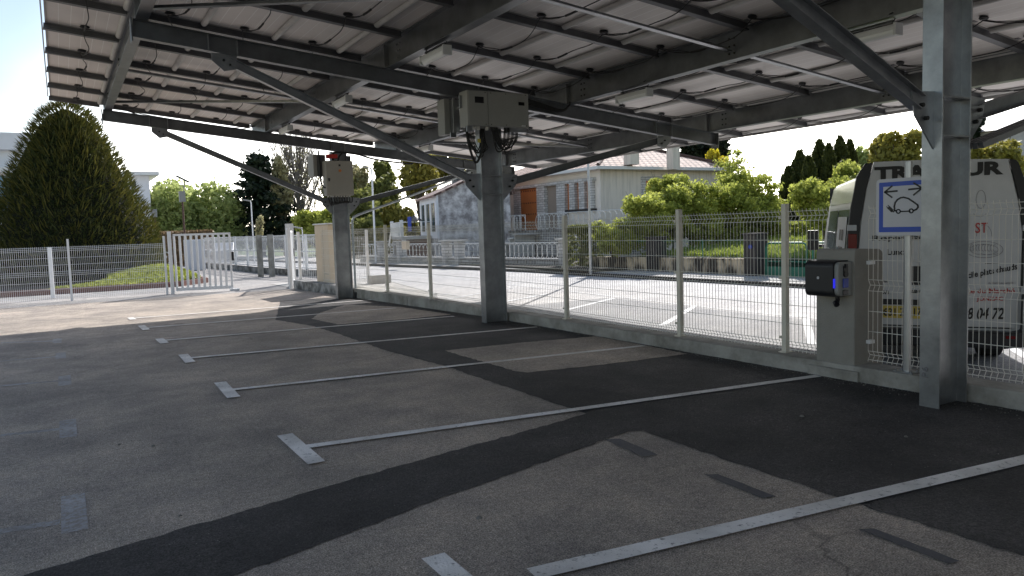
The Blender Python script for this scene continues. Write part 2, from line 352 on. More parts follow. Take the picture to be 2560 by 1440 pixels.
# pavement inside the fence corner
mb=MB(); mb.add([(6.86,16.8,-.1),(7.2,16.8,-.1),(8.6,19,-.1),(9.6,24.6,-.1),(9.6,27.5,-.1),(6.3,27.5,-.1),(6.3,24.3,-.1),(6.86,24.3,-.1)],[tuple(range(8))])
struct('corner_pavement',mb,'concrete_pave')
mb=MB()
cl=[(7.1,16.7),(8.65,18.95),(9.65,24.6),(9.65,27.5)]
for p,q in zip(cl[:-1],cl[1:]): mb.bar((*p,-.17),(*q,-.17),.13,.16)
struct('corner_kerb',mb,'concrete_light')
# fresh asphalt trench, outlines surveyed on the ground
def jag(pts,step=.12,amp=.012,closed=True):
    out=[]; n=len(pts)
    for i in range(n if closed else n-1):
        a=np.array(pts[i][:2]); b=np.array(pts[(i+1)%n][:2]); L_=np.linalg.norm(b-a); k=max(1,min(110,int(L_/step)))
        for j in range(k):
            p=a+(b-a)*j/k; d=(b-a)/max(L_,1e-6); q=p+np.array([-d[1],d[0]])*R.uniform(-amp,amp)*(0 if j==0 else 1); out.append((q[0],q[1]))
    return out
from mathutils.geometry import tessellate_polygon
def flat(pts,dz,amp=.012,zf=zlot):
    p=jag(pts,.05,amp); v3=[Vector((x,y,0)) for x,y in p]; tris=tessellate_polygon([v3])
    mb=MB(); mb.add([(x,y,zf(y)+dz) for x,y in p],[tuple(t) for t in tris])
    nf=[]
    for t in mb.f:
        a,b,c=[Vector(mb.v[i]) for i in t]; nf.append(t if (b-a).cross(c-a).z>0 else t[::-1])
    mb.f=nf; return mb
G=lambda l:[tuple(gl(*p)[:2]) for p in l]
wallpts=[(6.57,19.4),(6.57,4),(6.57,-2)]
trench=G([(689,800),(701,753),(826,744),(872,741)])+wallpts+[(8.0,-2.0)]*0+G([(2720,1500),(2560,1392),(2100,1247),(1640,1090),(1610,1078),(1570,1080),(1130,1237),(580,1442)])+[(-.6,1.9),(-1.1,2.3)]+G([(60,1440),(910,1190),(1380,1060),(1465,1035),(1110,915),(960,875),(780,815)])
# keep order wall -> lower right
def sub(zf0): return zf0
# lot is sloped only beyond 12 m, split polygons are fine because dz follows zlot per vertex; inner points keep it flush
def grid_flat(pts,dz,amp=.012):
    # clip to bands in Y so that the sheet follows the fall of the lot
    mb=MB(); P0=jag(pts,.06,amp)
    for y0,y1 in [(-99,12),(12,14),(14,16),(16,18),(18,20),(20,99)]:
        q=P0
        for lim,keep in ((y0,1),(y1,-1)):
            o=[]
            for i in range(len(q)):
                a=q[i];b=q[(i+1)%len(q)]; ia=(a[1]-lim)*keep>=0; ib=(b[1]-lim)*keep>=0
                if ia: o.append(a)
                if ia!=ib:
                    t=(lim-a[1])/(b[1]-a[1]); o.append((a[0]+(b[0]-a[0])*t,lim))
            q=o
            if not q: break
        if len(q)<3: continue
        tris=tessellate_polygon([[Vector((x,y,0)) for x,y in q]]); vs=[(x,y,zlot(y)+dz) for x,y in q]; fs=[]
        for t in tris:
            a,b,c=[Vector(vs[i]) for i in t]; n=(b-a).cross(c-a).z
            if abs(n)<1e-9: continue
            fs.append(tuple(t) if n>0 else tuple(t[::-1]))
        mb.add(vs,fs)
    return mb
struct('fresh_asphalt',grid_flat(trench,.004,.013),'asphalt_new')
struct('old_asphalt_island',grid_flat(G([(1112,878),(1300,858),(1490,842),(1600,862),(1718,886),(1500,914),(1318,933),(1290,930)]),.008,.015),'asphalt_old')
struct('old_asphalt_corner',grid_flat(G([(779,798),(800,783),(865,762),(1000,768),(1128,787),(1000,800),(845,812)]),.008,.015),'asphalt_old')
# painted bay lines
def line_q(a,b,w,zf,dz,ext=0):
    a=np.array(a[:2]);b=np.array(b[:2]); n=max(2,int(np.linalg.norm(b-a)/.25)); d=(b-a)/np.linalg.norm(b-a); s=np.array([-d[1],d[0]])*w/2
    mb=MB(); L_=[];
    for i in range(n+1):
        p=a+(b-a)*i/n; j=R.uniform(-.003,.003)
        L_+= [(*(p-s*(1+j*10)),zf(p[1])+dz),(*(p+s*(1+j*10)),zf(p[1])+dz)]
    mb.add(L_,[(2*i,2*i+2,2*i+3,2*i+1) for i in range(n)]); return mb
lines=[((1330,1440),(2700,1120),.12),((750,1122),(2045,942),.1),((575,977),(1612,866),.1),((470,897),(1342,819),.1),((405,853),(1135,792),.1),((358,821),(990,771),.1),((330,797),(1000,745),.1)]
mb=MB()
for a,b,w in lines: 
    q=line_q(gl(*a),gl(*b),w,zlot,.012); mb.add(q.v,q.f)
bars=[((1083,1395),(1135,1440)),((712,1090),(792,1161)),((550,958),(585,996)),((458,888),(476,908)),((398,848),(412,860)),((353,815),(366,826)),((326,795),(333,800))]
for i,(a,b) in enumerate(bars):
    A=gl(*a); B=gl(*b)
    if i==0: B=A+(B-A)/np.linalg.norm(B-A)*1.05
    q=line_q(A,B,.125,zlot,.013); mb.add(q.v,q.f)
struct('bay_lines',mb,'white_paint')
mb=MB()
for a,b in [((0,1089),(165,1071)),((0,965),(160,951)),((0,903),(150,891)),((-60,859),(145,852)),((-40,1335),(150,1305))]:
    q=line_q(gl(*a),gl(*b),.09,zlot,.0015); mb.add(q.v,q.f)
for a in [(170,1071),(162,951),(152,889),(143,852),(185,1280)]:
    c=gl(*a); q=line_q(c+np.array([0,.36,0]),c-np.array([0,.36,0]),.13,zlot,.0022); mb.add(q.v,q.f)
struct('faded_bay_lines',mb,'ghost_paint')
mb=MB()
for l in [[(1510,1100),(1550,1098),(1645,1138),(1605,1142)],[(1760,1188),(1795,1187),(1942,1243),(1905,1247)],[(2145,1325),(2185,1323),(2400,1405),(2372,1412)]]:
    q=flat(G(l)[::-1],.005,.004); mb.add(q.v,q.f)
struct('blacked_out_marks',mb,'cover_paint')
mb=MB()
for (a,b) in [((1120,748),(1280,720)),((1370,735),(1250,757)),((1535,746),(1410,777)),((1738,765),(1655,814)),((2012,788),(2030,862)),((2500,852),(2570,897))]:
    q=line_q(gst(*a),gst(*b),.13,zst,.008); mb.add(q.v,q.f)
q=line_q((12.5,30),(12.5,-5),.07,zst,.008); mb.add(q.v,q.f)
struct('street_bay_lines',mb,'street_paint')
# small stones on the asphalt, each one an object
peb=MB(); bm_=[]
for i in range(8):
    th=2*math.pi*i/8; bm_.append((math.cos(th)*R.uniform(.8,1.1),math.sin(th)*R.uniform(.7,1),.15*R.random()))
peb.add([(0,0,-.1)]+bm_+[(x*.55,y*.6,.55+.1*R.random()) for x,y,z in bm_]+[(0,0,.7)],[(0,1+(i+1)%8,1+i) for i in range(8)]+[(1+i,1+(i+1)%8,9+(i+1)%8,9+i) for i in range(8)]+[(9+i,9+(i+1)%8,17) for i in range(8)])
pl=[((1198,1298),.02,'small grey pebble on the tan asphalt below the long dark strip'),((2005,1043),.022,'tan pebble on the fresh black asphalt left of the near column'),((2265,1094),.016,'tiny tan pebble on black asphalt below the near column'),((383,1117),.018,'dark pebble left of the near T shaped bay mark'),((298,1113),.014,'smallest dark pebble at the left of the lot'),((450,1292),.012,'pale grit speck above the black trench strip')]
p0=None
for i,(px,s,lb) in enumerate(pl):
    q=gl(*px)
    if p0 is None: o=p0=build('pebble',peb,'stone')
    else: o=link(p0.copy())
    o.location=(q[0],q[1],zlot(q[1])+.004); o.scale=(s,s,s); o.rotation_euler=(0,0,i*1.3); tag(o,lb,'pebble','pebbles lying on the asphalt')
# ------------------------------------------------------------------ solar canopy
SL=.108
def zr(X): return 4.49-SL*(X-1.1)      # top of rafters
FR=[3.69,11.45,19.5]; BX=[1.13,4.6,8.0,11.38]; BD=.39
can=thing('solar_canopy','large galvanised steel parking canopy roofed with solar panels over the lot','canopy',(6.33,11.45,0))
for Y in FR:
    zg=zlot(Y)-.02
    c=MB(); c.ibeam((6.34,Y,zg),(6.34,Y,zr(6.34)-.24),.41,.17,.017,.011,up=(1,0,0)); 
    c.v=[(x-.22,y,z) for x,y,z in c.v]
    co=build('column',c,'steel',can,bevel=.003)
    dz=.06 if Y<5 else 0
    for z in (2.16+dz,2.47+dz): build('stiffener',MB().box((6.14,Y-.083,z),(6.54,Y+.083,z+.014)),'steel',co)
    if Y>5: build('base_plate',MB().box((6.06,Y-.13,zg),(6.62,Y+.13,zg+.02)),'steel',co)
    ra=MB(); ra.ibeam((1.0,Y,zr(1.0)-.24),(11.55,Y,zr(11.55)-.24),.238,.125,.012,.009)
    for x in (1.0,11.55): ra.box((x-.008,Y-.09,zr(x)-.3),(x+.008,Y+.09,zr(x)))
    ro=build('rafter',ra,'steel_shaded',can)
    for x in (1.95,2.33,9.95,10.35,6.15,6.5): build('stiffener',MB().box((x-.006,Y-.06,zr(x)-.226),(x+.006,Y+.06,zr(x)-.014)),'steel',ro)
    for sd in (-1,1):
        xa=6.34+sd*.22; xb=2.12 if sd<0 else 10.2; za=2.28+dz+zg*.0; zb=zr(xb)-.36
        b=MB(); dx=(xb-xa); d=Vector((dx,0,zb-za)).normalized(); a0=Vector((xa,Y,za))+d*.22; b0=Vector((xb,Y,zb))-d*.05
        b.ibeam(a0,b0,.12,.1,.008,.007)
        bo=build('brace',b,'steel' if sd<0 else 'steel_shaded',can)
        g=MB()
        zc=za+.02
        g.add([(xa,Y-.006,zc-.24),(xa+sd*.26,Y-.006,zc+.02),(xa+sd*.30,Y-.006,zc+.2),(xa,Y-.006,zc+.22),(xa,Y+.006,zc-.24),(xa+sd*.26,Y+.006,zc+.02),(xa+sd*.30,Y+.006,zc+.2),(xa,Y+.006,zc+.22)],[(0,1,2,3),(7,6,5,4),(0,4,5,1),(1,5,6,2),(2,6,7,3),(3,7,4,0)])
        g.v=[(x,y-.012,z) for x,y,z in g.v]
        build('gusset_plate',g,'steel',bo); g=MB()
        zt=zr(xb)-.24
        g.add([(xb-sd*.2,Y-.03,zt),(xb+sd*.14,Y-.03,zt),(xb+sd*.14,Y-.03,zt-.1),(xb-sd*.02,Y-.03,zt-.24),(xb-sd*.2,Y-.03,zt-.2),(xb-sd*.2,Y-.018,zt),(xb+sd*.14,Y-.018,zt),(xb+sd*.14,Y-.018,zt-.1),(xb-sd*.02,Y-.018,zt-.24),(xb-sd*.2,Y-.018,zt-.2)],[(4,3,2,1,0),(5,6,7,8,9),(0,1,6,5),(1,2,7,6),(2,3,8,7),(3,4,9,8),(4,0,5,9)])
        go=build('gusset_plate',g,'steel',bo)
        h=MB()
        for (x,z) in ((xa+sd*.13,zc+.0),(xa+sd*.19,zc+.1),(xb-sd*.02,zt-.09),(xb-sd*.1,zt-.15)): h.cyl((x,Y-.05,z),(x,Y-.02,z),.018,6)
        build('bolts',h,'bolt_hole',bo)
for i,X in enumerate(BX):
    b=MB(); b.ibeam((X,-25.0,zr(X)+.002),(X,21.25,zr(X)+.002),BD,.16,.014,.01)
    if i in(0,): b.v=b.v
    bo=build('longitudinal_beam',b,'steel_shaded',can)
    h=MB()
    for Y in FR+[15.45,7.6]:
        for k in range(3):
            for s in (-1,1): 
                x=X-.008; z=zr(X)+.1+.1*k; y=Y+(-.42 if Y in FR else .0)+s*.045
                h.cyl((x-.012,y,z),(x+.003,y,z),.013,6)
    build('bolts',h,'bolt_hole' if i!=1 else 'bolt',bo)
    for Y in FR: build('cleat',MB().box((X-.075,Y-.006,zr(X)+.016),(X-.005,Y+.006,zr(X)+BD-.02)),'steel',bo)
# wind struts between beams
def strut(a,b,w=.085,h=.06):
    m=MB(); m.prism([(-w/2,0),(w/2,0),(w/2,.008),(-w/2+.008,.008),(-w/2+.008,h),(-w/2,h)],a,b); return build('wind_strut',m,'steel',can)
zsx=lambda X: 4.60-SL*(X-1.1)
for Ya in (15.45,7.57):
    strut((1.2,Ya,zsx(1.2)),(4.52,Ya,zsx(4.52))); strut((4.68,Ya,zsx(4.68)),(7.92,Ya,zsx(7.92))); strut((8.08,Ya,zsx(8.08)),(11.3,Ya,zsx(11.3)))
    strut((1.2,Ya+3.7,zsx(1.2)+.01),(4.52,Ya+.18,zsx(4.52)+.01))
    if Ya>10: strut((8.08,Ya+3.0,zsx(8.08)+.01),(11.3,Ya+.18,zsx(11.3)+.01))
# rails and modules
PX,PY,YF=1.03,1.74,21.2; NC,NR=13,27  # rows run on unseen behind the viewpoint, added to darken light on the steel
zm=lambda X: 4.905-SL*(X-1.05)          # underside of modules
segs=[(0.0,1.05),(1.21,4.52),(4.68,7.92),(8.08,11.3),(11.46,13.42)]
for k in range(NR+1):
    Y=YF-PY*k
    if Y<1.5: continue
    for (x0,x1) in segs:
        h=.1; m=MB()
        m.prism([(-.06,0),(-.045,0),(-.04,h-.012),(.04,h-.012),(.045,0),(.06,0),(.06,-.008),(-.06,-.008)] if False else [(-.05,0),(.05,0),(.05,.02),(.02,.03),(.02,h),(-.035,h),(-.035,.03),(-.05,.02)],(x0,Y,zm(x0)-h),(x1,Y,zm(x1)-h))
        pr=[proj((x,Y,zm(x))) for x in (x0,x1)]
        if all(p[0]<-200 or p[0]>2760 or p[1]<-400 for p in pr): continue
        build('rail',m,'rail_steel',can)
mods=[]
for k in range(NR):
    for i in range(NC):
        xc=(i+.5)*PX+.02; yc=YF-PY*(k+.5); p=[proj((xc+a*.5,yc+b*.85,zm(xc))) for a in(-1,1) for b in (-1,1)]
        xs=[q[0] for q in p]; ys=[q[1] for q in p]
        vis=min(xs)>-5000 and max(xs)>0 and min(xs)<2560 and max(ys)>0
        area=(max(xs)-min(xs))*(max(ys)-min(ys)) if vis else 0
        mods.append((area,k,i,xc,yc))
mods.sort(reverse=True)
def module_mesh(i_mb,fr_mb,xc,yc):
    x0,x1,y0,y1=xc-PX/2+.01,xc+PX/2-.01,yc-PY/2+.01,yc+PY/2-.01
    z=lambda x,d: zm(x)+d
    i_mb.hexa([(x0+.02,y0+.02,z(x0,.012)),(x1-.02,y0+.02,z(x1,.012)),(x1-.02,y1-.02,z(x1,.012)),(x0+.02,y1-.02,z(x0,.012)),(x0+.02,y0+.02,z(x0,.03)),(x1-.02,y0+.02,z(x1,.03)),(x1-.02,y1-.02,z(x1,.03)),(x0+.02,y1-.02,z(x0,.03))])
    def b(a0,b0,a1,b1,t=0):
        fr_mb.hexa([(a0,b0,z(a0,t)),(a1,b0,z(a1,t)),(a1,b1,z(a1,t)),(a0,b1,z(a0,t)),(a0,b0,z(a0,.037)),(a1,b0,z(a1,.037)),(a1,b1,z(a1,.037)),(a0,b1,z(a0,.037))])
    b(x0,y0,x0+.03,y1);b(x1-.03,y0,x1,y1);b(x0+.03,y0,x1-.03,y0+.03,.001);b(x0+.03,y1-.03,x1-.03,y1,.001)
# prototype at module (0,0) then copies
vis=[m for m in mods if m[0]>0][:99]; rest=[m for m in mods if m not in vis]
proto=None
for (_,k,i,xc,yc) in vis:
    if proto is None:
        px0,py0=xc,yc; a=MB(); f=MB(); module_mesh(a,f,xc,yc)
        proto=build('solar_panel',a,'backsheet',can); build('panel_frame',f,'module_frame',proto)
        j=MB(); xe=xc+PX/2; z0=zm(xe)
        j.prism([(.05*math.cos(t),-.005-.05*abs(math.sin(t))) for t in [math.pi*q/8 for q in range(9)]],(xe,yc-PY/2+.07,z0),(xe,yc+PY/2-.07,z0)) 
        build('joint_cover',j,'joint_white',proto,smooth=False)
        jb=MB(); bx,by=xc+.03,yc+PY/2-.24; zz=zm(bx)
        jb.add([(bx+.075*math.cos(t)*s,by+.05*math.sin(t)*s,zz-dd) for dd,s in ((-.01,.8),(.012,1),(.03,.7)) for t in [2*math.pi*q/12 for q in range(12)]],[(a_*12+q,a_*12+(q+1)%12,a_*12+12+(q+1)%12,a_*12+12+q) for a_ in range(2) for q in range(12)]+[tuple(range(24,36))])
        build('junction_box',jb,'black_plastic',proto)
        lb=MB(); lb.box((bx+.05,by+.14,zz-.004),(bx+.16,by+.19,zz+.011)); build('label_plate',lb,'ink_grey',proto)
        cb=MB()
        pts=[]
        for t in fr(0,1,14):
            y=by-(PY)*t; sag=.1*math.sin(math.pi*t)**.8+.02; pts.append((bx-.03+.09*math.sin(math.pi*t),y,zz-.02-sag-.02*math.sin(9*t)))
        cb.tube(pts,.0075,5); q=pts[5]; cb.tube([pts[4],pts[5],pts[6]],.015,6)
        pts2=[(bx+.02,by,zz-.03),(bx+.06,by-.1,zz-.06),(bx+.10,by-.25,zz-.08),(bx+.08,by-.4,zz-.11),pts[4]]
        cb.tube(pts2,.006,5)
        build('cable',cb,'rubber',proto); pk=proto.location.copy()
    else:
        dx=xc-px0; dy=yc-py0
        # same mesh data: slope is uniform so the offset is exact
        c=copy_tree(proto,can,loc=(pk.x+dx,pk.y+dy,pk.z-SL*dx))
        for ch in [o_ for o_ in sc.collection.objects if o_.parent==c and o_.name.startswith('cable')]:
            if R.random()<.7:   # every lead hangs a little differently
                ch.data=ch.data.copy(); kx=R.uniform(-.09,.13); kz=R.uniform(-.05,.09); ph=R.uniform(0,6)
                by0=py0+PY/2-.24-ORG[can][1]
                for v in ch.data.vertices:
                    t=min(1,max(0,(by0-v.co.y)/PY)); s_=math.sin(math.pi*t); v.co.x+=kx*s_+.02*math.sin(7*t+ph)*s_; v.co.z-=kz*s_
a=MB();f=MB()
for (_,k,i,xc,yc) in rest: module_mesh(a,f,xc,yc)
o=build('more_solar_panels',a,'backsheet',can); o['kind']='stuff'
o=build('more_panel_frames',f,'module_frame',can); o['kind']='stuff'
# fascia along the low edge and gutter line
m=MB(); m.bar((13.46,-25,zm(13.46)-.03),(13.46,21.2,zm(13.46)-.03),.05,.13); build('eave_trim',m,'module_frame',can)
m=MB(); m.bar((-.01,-25,zm(0)+.0),(-.01,21.2,zm(0)+.0),.02,.05); build('eave_trim',m,'alu',can)
# ------------------------------------------------------------------ tube lamps under beams B and C
LB=['tube lamp under the second beam, nearest above the twin grey box','small tube lamp under the second beam behind the long diagonal brace','farthest tube lamp under the second beam near the far roof edge','tube lamp under the third beam right of the twin grey box','largest tube lamp under the third beam beside the near column','tube lamp under the third beam behind the middle column']
pos=[(4.6,9.8),(4.6,13.85),(4.6,17.9),(8.0,9.7),(8.0,5.6),(8.0,17.85)]
first=None
for (X,Y),lb in zip(pos,LB):
    z=zr(X)-.13
    if first is None:
        x,y=X+.02,Y; L2=.37
        t=thing('tube_lamp',lb,'lamp',(x,y,z),group='tube lamps hung under the canopy beams')
        h=MB(); h.prism([(-.05,.03),(.05,.03),(.06,.0),(.06,-.03),(-.06,-.03),(-.06,0)],(x,y-L2,z+.03),(x,y+L2,z+.03)); build('housing',h,'lamp_housing',t)
        c=MB(); c.prism([(.052*math.cos(a),-.062*math.sin(a)) for a in fr(0,math.pi,8)],(x,y-L2+.02,z),(x,y+L2-.02,z)); build('diffuser',c,'lamp_cover',t)
        build('end_cap',MB().box((x-.065,y-L2-.02,z-.06),(x+.065,y-L2+.012,z+.07)),'lamp_housing',t); build('end_cap',MB().box((x-.065,y+L2-.012,z-.06),(x+.065,y+L2+.02,z+.07)),'lamp_housing',t)
        k=MB(); k.tube([(x+.0,y-L2+.08,z+.06),(x+.03,y-L2+.05,z+.13),(x-.02,y-L2+.04,z+.19),(x-.06,y-L2+.06,z+.17)],.008,5); k.tube([(x,y+L2-.1,z+.06),(x,y+L2-.1,z+.14)],.01,5); k.box((x-.012,y-L2+.05,z+.095),(x+.012,y+L2-.05,z+.115)); build('hanger',k,'black_plastic',t)
        first=t; fx=(x,y,z)
    else:
        c=copy_tree(first,None,loc=(X+.02,Y,z)); c['label']=lb
# ------------------------------------------------------------------ electrics on the columns
def vwire(m,pts,r=.012,n=6):
    # smooth polyline (Catmull-Rom)
    P=[Vector(p) for p in pts]; out=[]
    for i in range(len(P)-1):
        a=P[max(i-1,0)];b=P[i];c=P[i+1];d=P[min(i+2,len(P)-1)]
        for k in range(5):
            t=k/5; out.append(.5*((2*b)+(-a+c)*t+(2*a-5*b+4*c-d)*t*t+(-a+3*b-3*c+d)*t**3))
    out.append(P[-1]); m.tube(out,r,n)
inv=thing('inverter_cabinet','wide grey twin door inverter box with two black displays on the middle column','electrical box',(6.3,11.2,3.25))
x0,x1,z0,z1,ys=5.72,6.86,3.24,3.80,11.0
m=MB(); m.box((x0,ys+.012,z0),(x1,ys+.3,z1)); build('housing',m,'box_grey',inv,bevel=.012)
m=MB(); m.box((x0+.02,ys,z0+.008),(x0+.36,ys+.014,z1-.008)); build('door',m,'box_grey',inv,bevel=.004)
m=MB(); m.box((x0+.372,ys,z0+.008),(x1-.008,ys+.014,z1-.008)); d2=build('door',m,'box_grey',inv,bevel=.004)
m=MB(); m.box((x0+.13,ys-.006,z1-.2),(x0+.29,ys+.002,z1-.1)); build('display',m,'display',inv,bevel=.003)
m=MB(); m.box((x1-.2,ys-.006,z1-.2),(x1-.09,ys+.002,z1-.145)); build('display',m,'display',inv)
m=MB()
for (a,b) in ((.32,.03),(.42,.03),(.7,.03),(1.08,.03),(.32,.53),(.42,.53),(.7,.53),(1.08,.53)): m.cyl((x0+a,ys-.006,z1-b),(x0+a,ys+.002,z1-b),.008,8)
build('screws',m,'bolt_hole',inv)
m=MB(); m.box((x1-.15,ys-.004,z0+.02),(x1-.07,ys+.001,z0+.04)); build('rating_label',m,'sign_white',inv)
[build('mounting_bracket',MB().box(a_,b_),'steel',inv) for a_,b_ in (((x0+.0,ys+.05,z0-.09),(x0+.1,ys+.08,z0)),((x1-.34,ys+.05,z0-.07),(x1-.02,ys+.25,z0)),((x0-.04,ys+.2,z0+.3),(x0,ys+.23,z1-.06)))]
m=MB()
for a in (.16,.24,.4): m.cyl((x0+a,ys+.12,z0-.05),(x0+a,ys+.12,z0),.03,8)
build('cable_gland',m,'joint_white',inv)
inv2=thing('inverter_cabinet','narrow grey ribbed inverter seen side on behind the wide twin door box','electrical box',(5.75,11.8,3.2))
m=MB(); m.box((5.68,11.78,3.19),(5.79,12.05,3.78)); build('housing',m,'box_grey',inv2,bevel=.01)
m=MB()
for i in range(9): m.box((5.79,11.72+i*.04,3.22),(5.93,11.732+i*.04,3.76))
m.box((5.79,11.66,3.2),(5.83,11.69,3.78)); m.box((5.9,11.62,3.25),(5.95,12.2,3.29)); m.box((5.9,11.62,3.6),(5.95,12.2,3.64)); build('heat_sink',m,'alu',inv2)
m=MB(); m.box((5.70,11.6,3.12),(5.80,11.64,3.2)); m.box((5.93,11.6,3.3),(6.14,11.66,3.36)); m.box((5.93,11.6,3.6),(6.14,11.66,3.66)); build('mounting_bracket',m,'steel',inv2)
cb=MB()
for i in range(9):
    t=i/8; xa=5.83+.02*i; zb=2.72+.2*abs(t-.45)+R.uniform(-.03,.03)
    vwire(cb,[(xa,11.35,3.75),(xa-.01,11.32,3.4),(5.86+.015*i,11.3,3.05),(5.98+.01*i,11.28,zb+.06),(6.06+.02*i,11.3,zb+.1),(6.1+.012*i,11.33,3.05),(6.11+.01*i,11.35,3.25)],.011 if i<2 else .0055)
vwire(cb,[(5.84,11.3,3.78),(5.82,11.28,3.3),(5.86,11.27,2.95),(5.97,11.27,2.68),(6.08,11.27,2.85),(6.12,11.28,3.1)],.02)
single('cable_loop','bundle of black cables looping down left of the middle column head','cables',cb,'rubber',(6.0,11.3,3.3))
cb=MB()
for i in range(11):
    xa=6.18+.012*i; xe=6.44+.025*i; d=2.86+.03*(i%4)+R.uniform(-.03,.05)
    vwire(cb,[(xa,11.1,3.25),(xa+.03,11.08,3.08),(.5*(xa+xe)-.03,11.1,d),(.5*(xa+xe)+.08,11.1,d+.02),(xe-.02,11.1,3.05),(xe,11.1,3.25)],.012 if i%3==0 else .007)
single('cable_loop','bundle of black cables looping right across the middle column under the wide box','cables',cb,'rubber',(6.4,11.1,3.2))
cb=MB(); vwire(cb,[(6.62,11.5,2.95),(6.66,11.5,2.75),(6.63,11.5,2.6)],.02); vwire(cb,[(6.66,11.5,2.65),(6.75,11.5,2.45),(6.86,11.5,2.2)],.008)
m=MB(); m.box((5.99,11.2,3.0),(6.04,11.22,3.06)); single('cable_tag','tiny yellow tag on the cable bundle left of the middle column','tag',m,'yellow_tag',(6.01,11.21,3.0))
# cables dressed along the rafter
cb=MB()
for i in range(4): vwire(cb,[(6.9,11.37+.0*i,zr(6.9)-.05-.03*i),(7.3,11.37,zr(7.3)-.09-.025*i),(7.75,11.36,zr(7.75)-.14-.01*i),(7.93,11.37,zr(7.93)-.03),(7.9,11.3,zr(8)+.02)],.014)
single('cable_run','black cables dressed along the middle rafter right of the wide box','cables',cb,'rubber',(7.4,11.37,3.7))
cab=thing('switch_cabinet','tall grey cabinet with orange rotary switch on the far column','electrical box',(6.23,19.2,2.5))
x0,x1,z0,z1,ys=5.87,6.58,2.55,3.42,19.1
m=MB(); m.box((x0,ys+.02,z0),(x1,ys+.3,z1)); build('housing',m,'box_cream',cab,bevel=.01)
m=MB(); m.box((x0+.01,ys,z0+.01),(x1-.01,ys+.022,z1-.01)); dr=build('door',m,'box_cream',cab,bevel=.006)
m=MB(); m.cyl((x0+.07,ys-.012,z1-.46),(x0+.07,ys+.001,z1-.46),.028,10); m.cyl((x0+.07,ys-.012,z1-.5),(x0+.07,ys+.001,z1-.5),.02,10); build('lock',m,'black_plastic',dr)
m=MB(); m.cyl((x0+.36,ys-.02,z1-.25),(x0+.36,ys+.001,z1-.25),.035,12); build('rotary_switch',m,'rust_pole' if False else 'orange_door',dr)
m=MB(); m.box((x0+.33,ys-.004,z1-.14),(x0+.38,ys+.001,z1-.09)); build('sticker',m,'ink',dr)
m=MB()
for i in range(9): m.cyl((x0+.06+i*.07,ys+.12,z0-.04),(x0+.06+i*.07,ys+.12,z0+.002),.022,8)
build('cable_gland',m,'joint_white',cab)
for (X,Y,lb) in ((5.7,19.75,'grey ribbed inverter left of the tall cabinet on the far column'),(6.42,19.9,'grey inverter peeping out behind the top of the tall cabinet')):
    t=thing('inverter_cabinet',lb,'electrical box',(X,Y,3.0)); m=MB(); m.box((X-.04,Y-.3,3.05),(X+.06,Y+.2,3.6)); build('housing',m,'box_grey',t,bevel=.01)
    m=MB(); 
    for i in range(6): m.box((X+.07,Y-.3,3.1+i*.085),(X+.28,Y-.27,3.13+i*.085))
    m.box((X+.06,Y-.29,3.05),(X+.28,Y-.2,3.6)); build('heat_sink',m,'rail_steel',t)
cb=MB()
for i in range(10): 
    xa=x0+.06+i*.07; vwire(cb,[(xa,19.22,2.52),(xa+.02*(5-i)*.3,19.2,2.38),(6.0+i*.045,19.2,2.3+.012*i),(6.05+i*.04,19.38,2.4)],.016)
single('cable_loop','short black cables hanging under the tall cabinet on the far column','cables',cb,'rubber',(6.2,19.2,2.4))
cb=MB(); vwire(cb,[(5.77,19.35,3.7),(5.79,19.3,3.3),(5.77,19.25,3.0),(5.8,19.22,2.8),(5.9,19.2,2.74)],.022)
vwire(cb,[(6.15,19.38,3.45),(6.16,19.35,3.62),(6.3,19.36,3.66),(6.8,19.38,3.62),(7.3,19.4,3.5),(8.2,19.4,3.4),(8.35,19.38,3.42)],.025)
vwire(cb,[(6.25,19.3,3.42),(6.3,19.3,3.55),(6.4,19.36,3.64)],.02)
single('cable_run','thick black cables left of and above the tall cabinet on the far column','cables',cb,'rubber',(6.2,19.3,3.4))
m=MB(); m.box((5.98,19.3,3.5),(6.25,19.42,3.6)); m.cyl((6.0,19.3,3.55),(6.0,19.25,3.55),.03,8); single('cable_clamp','red cable clamp above the tall cabinet on the far column','clamp',m,'red_clip',(6.1,19.36,3.5))
# conduits
m=MB(); vwire(m,[(6.6,19.42,-.05),(6.6,19.42,.8),(6.6,19.42,1.75),(6.62,19.42,1.95),(6.8,19.42,2.07),(7.9,19.42,2.42),(9.3,19.42,2.9),(10.1,19.42,3.2)],.03,8)
single('conduit','pale conduit rising beside the far column then along its right brace','conduit',m,'steel_pale',(6.6,19.42,0))
m=MB(); m.box((6.56,19.25,-.1),(6.68,19.42,.06)); single('junction_post_box','small black box at the foot of the far column','box',m,'black_plastic',(6.62,19.3,-.1),bevel=.01)
m=MB()
for i in range(4): m.bar((6.58,3.7-.05*i,2.15),(11.0,3.7-.05*i,3.28),.035,.05)
single('cable_tray','dark ribbed cable tray under the right brace of the near column','cable tray',m,'rail_steel',(6.6,3.6,2.1))
m=MB(); m.tube([(4.25,20.5,4.35),(4.26,20.5,3.9)],.006,5); m.tube([(3.2,20.9,4.5),(3.0,20.6,4.42)],.01,5)
hc=MB()
vwire(hc,[(.9+.2,20.3,4.72),(1.8,20.5,4.6),(2.6,20.6,4.5),(3.2,20.5,4.42),(3.9,20.6,4.35),(4.5,20.5,4.4)],.011); vwire(hc,[(1.3,20.3,4.7),(2.3,20.6,4.45),(3.1,20.4,4.38),(4.0,20.5,4.3),(4.5,20.4,4.38)],.011); vwire(hc,[(8.2,20.2,3.8),(9,20.4,3.62),(9.8,20.4,3.6),(11.2,20.4,3.5)],.012)
single('cable_run','thin black cables sagging below the panels along the far roof edge','cables',hc,'rubber',(2.6,20.5,4.5))
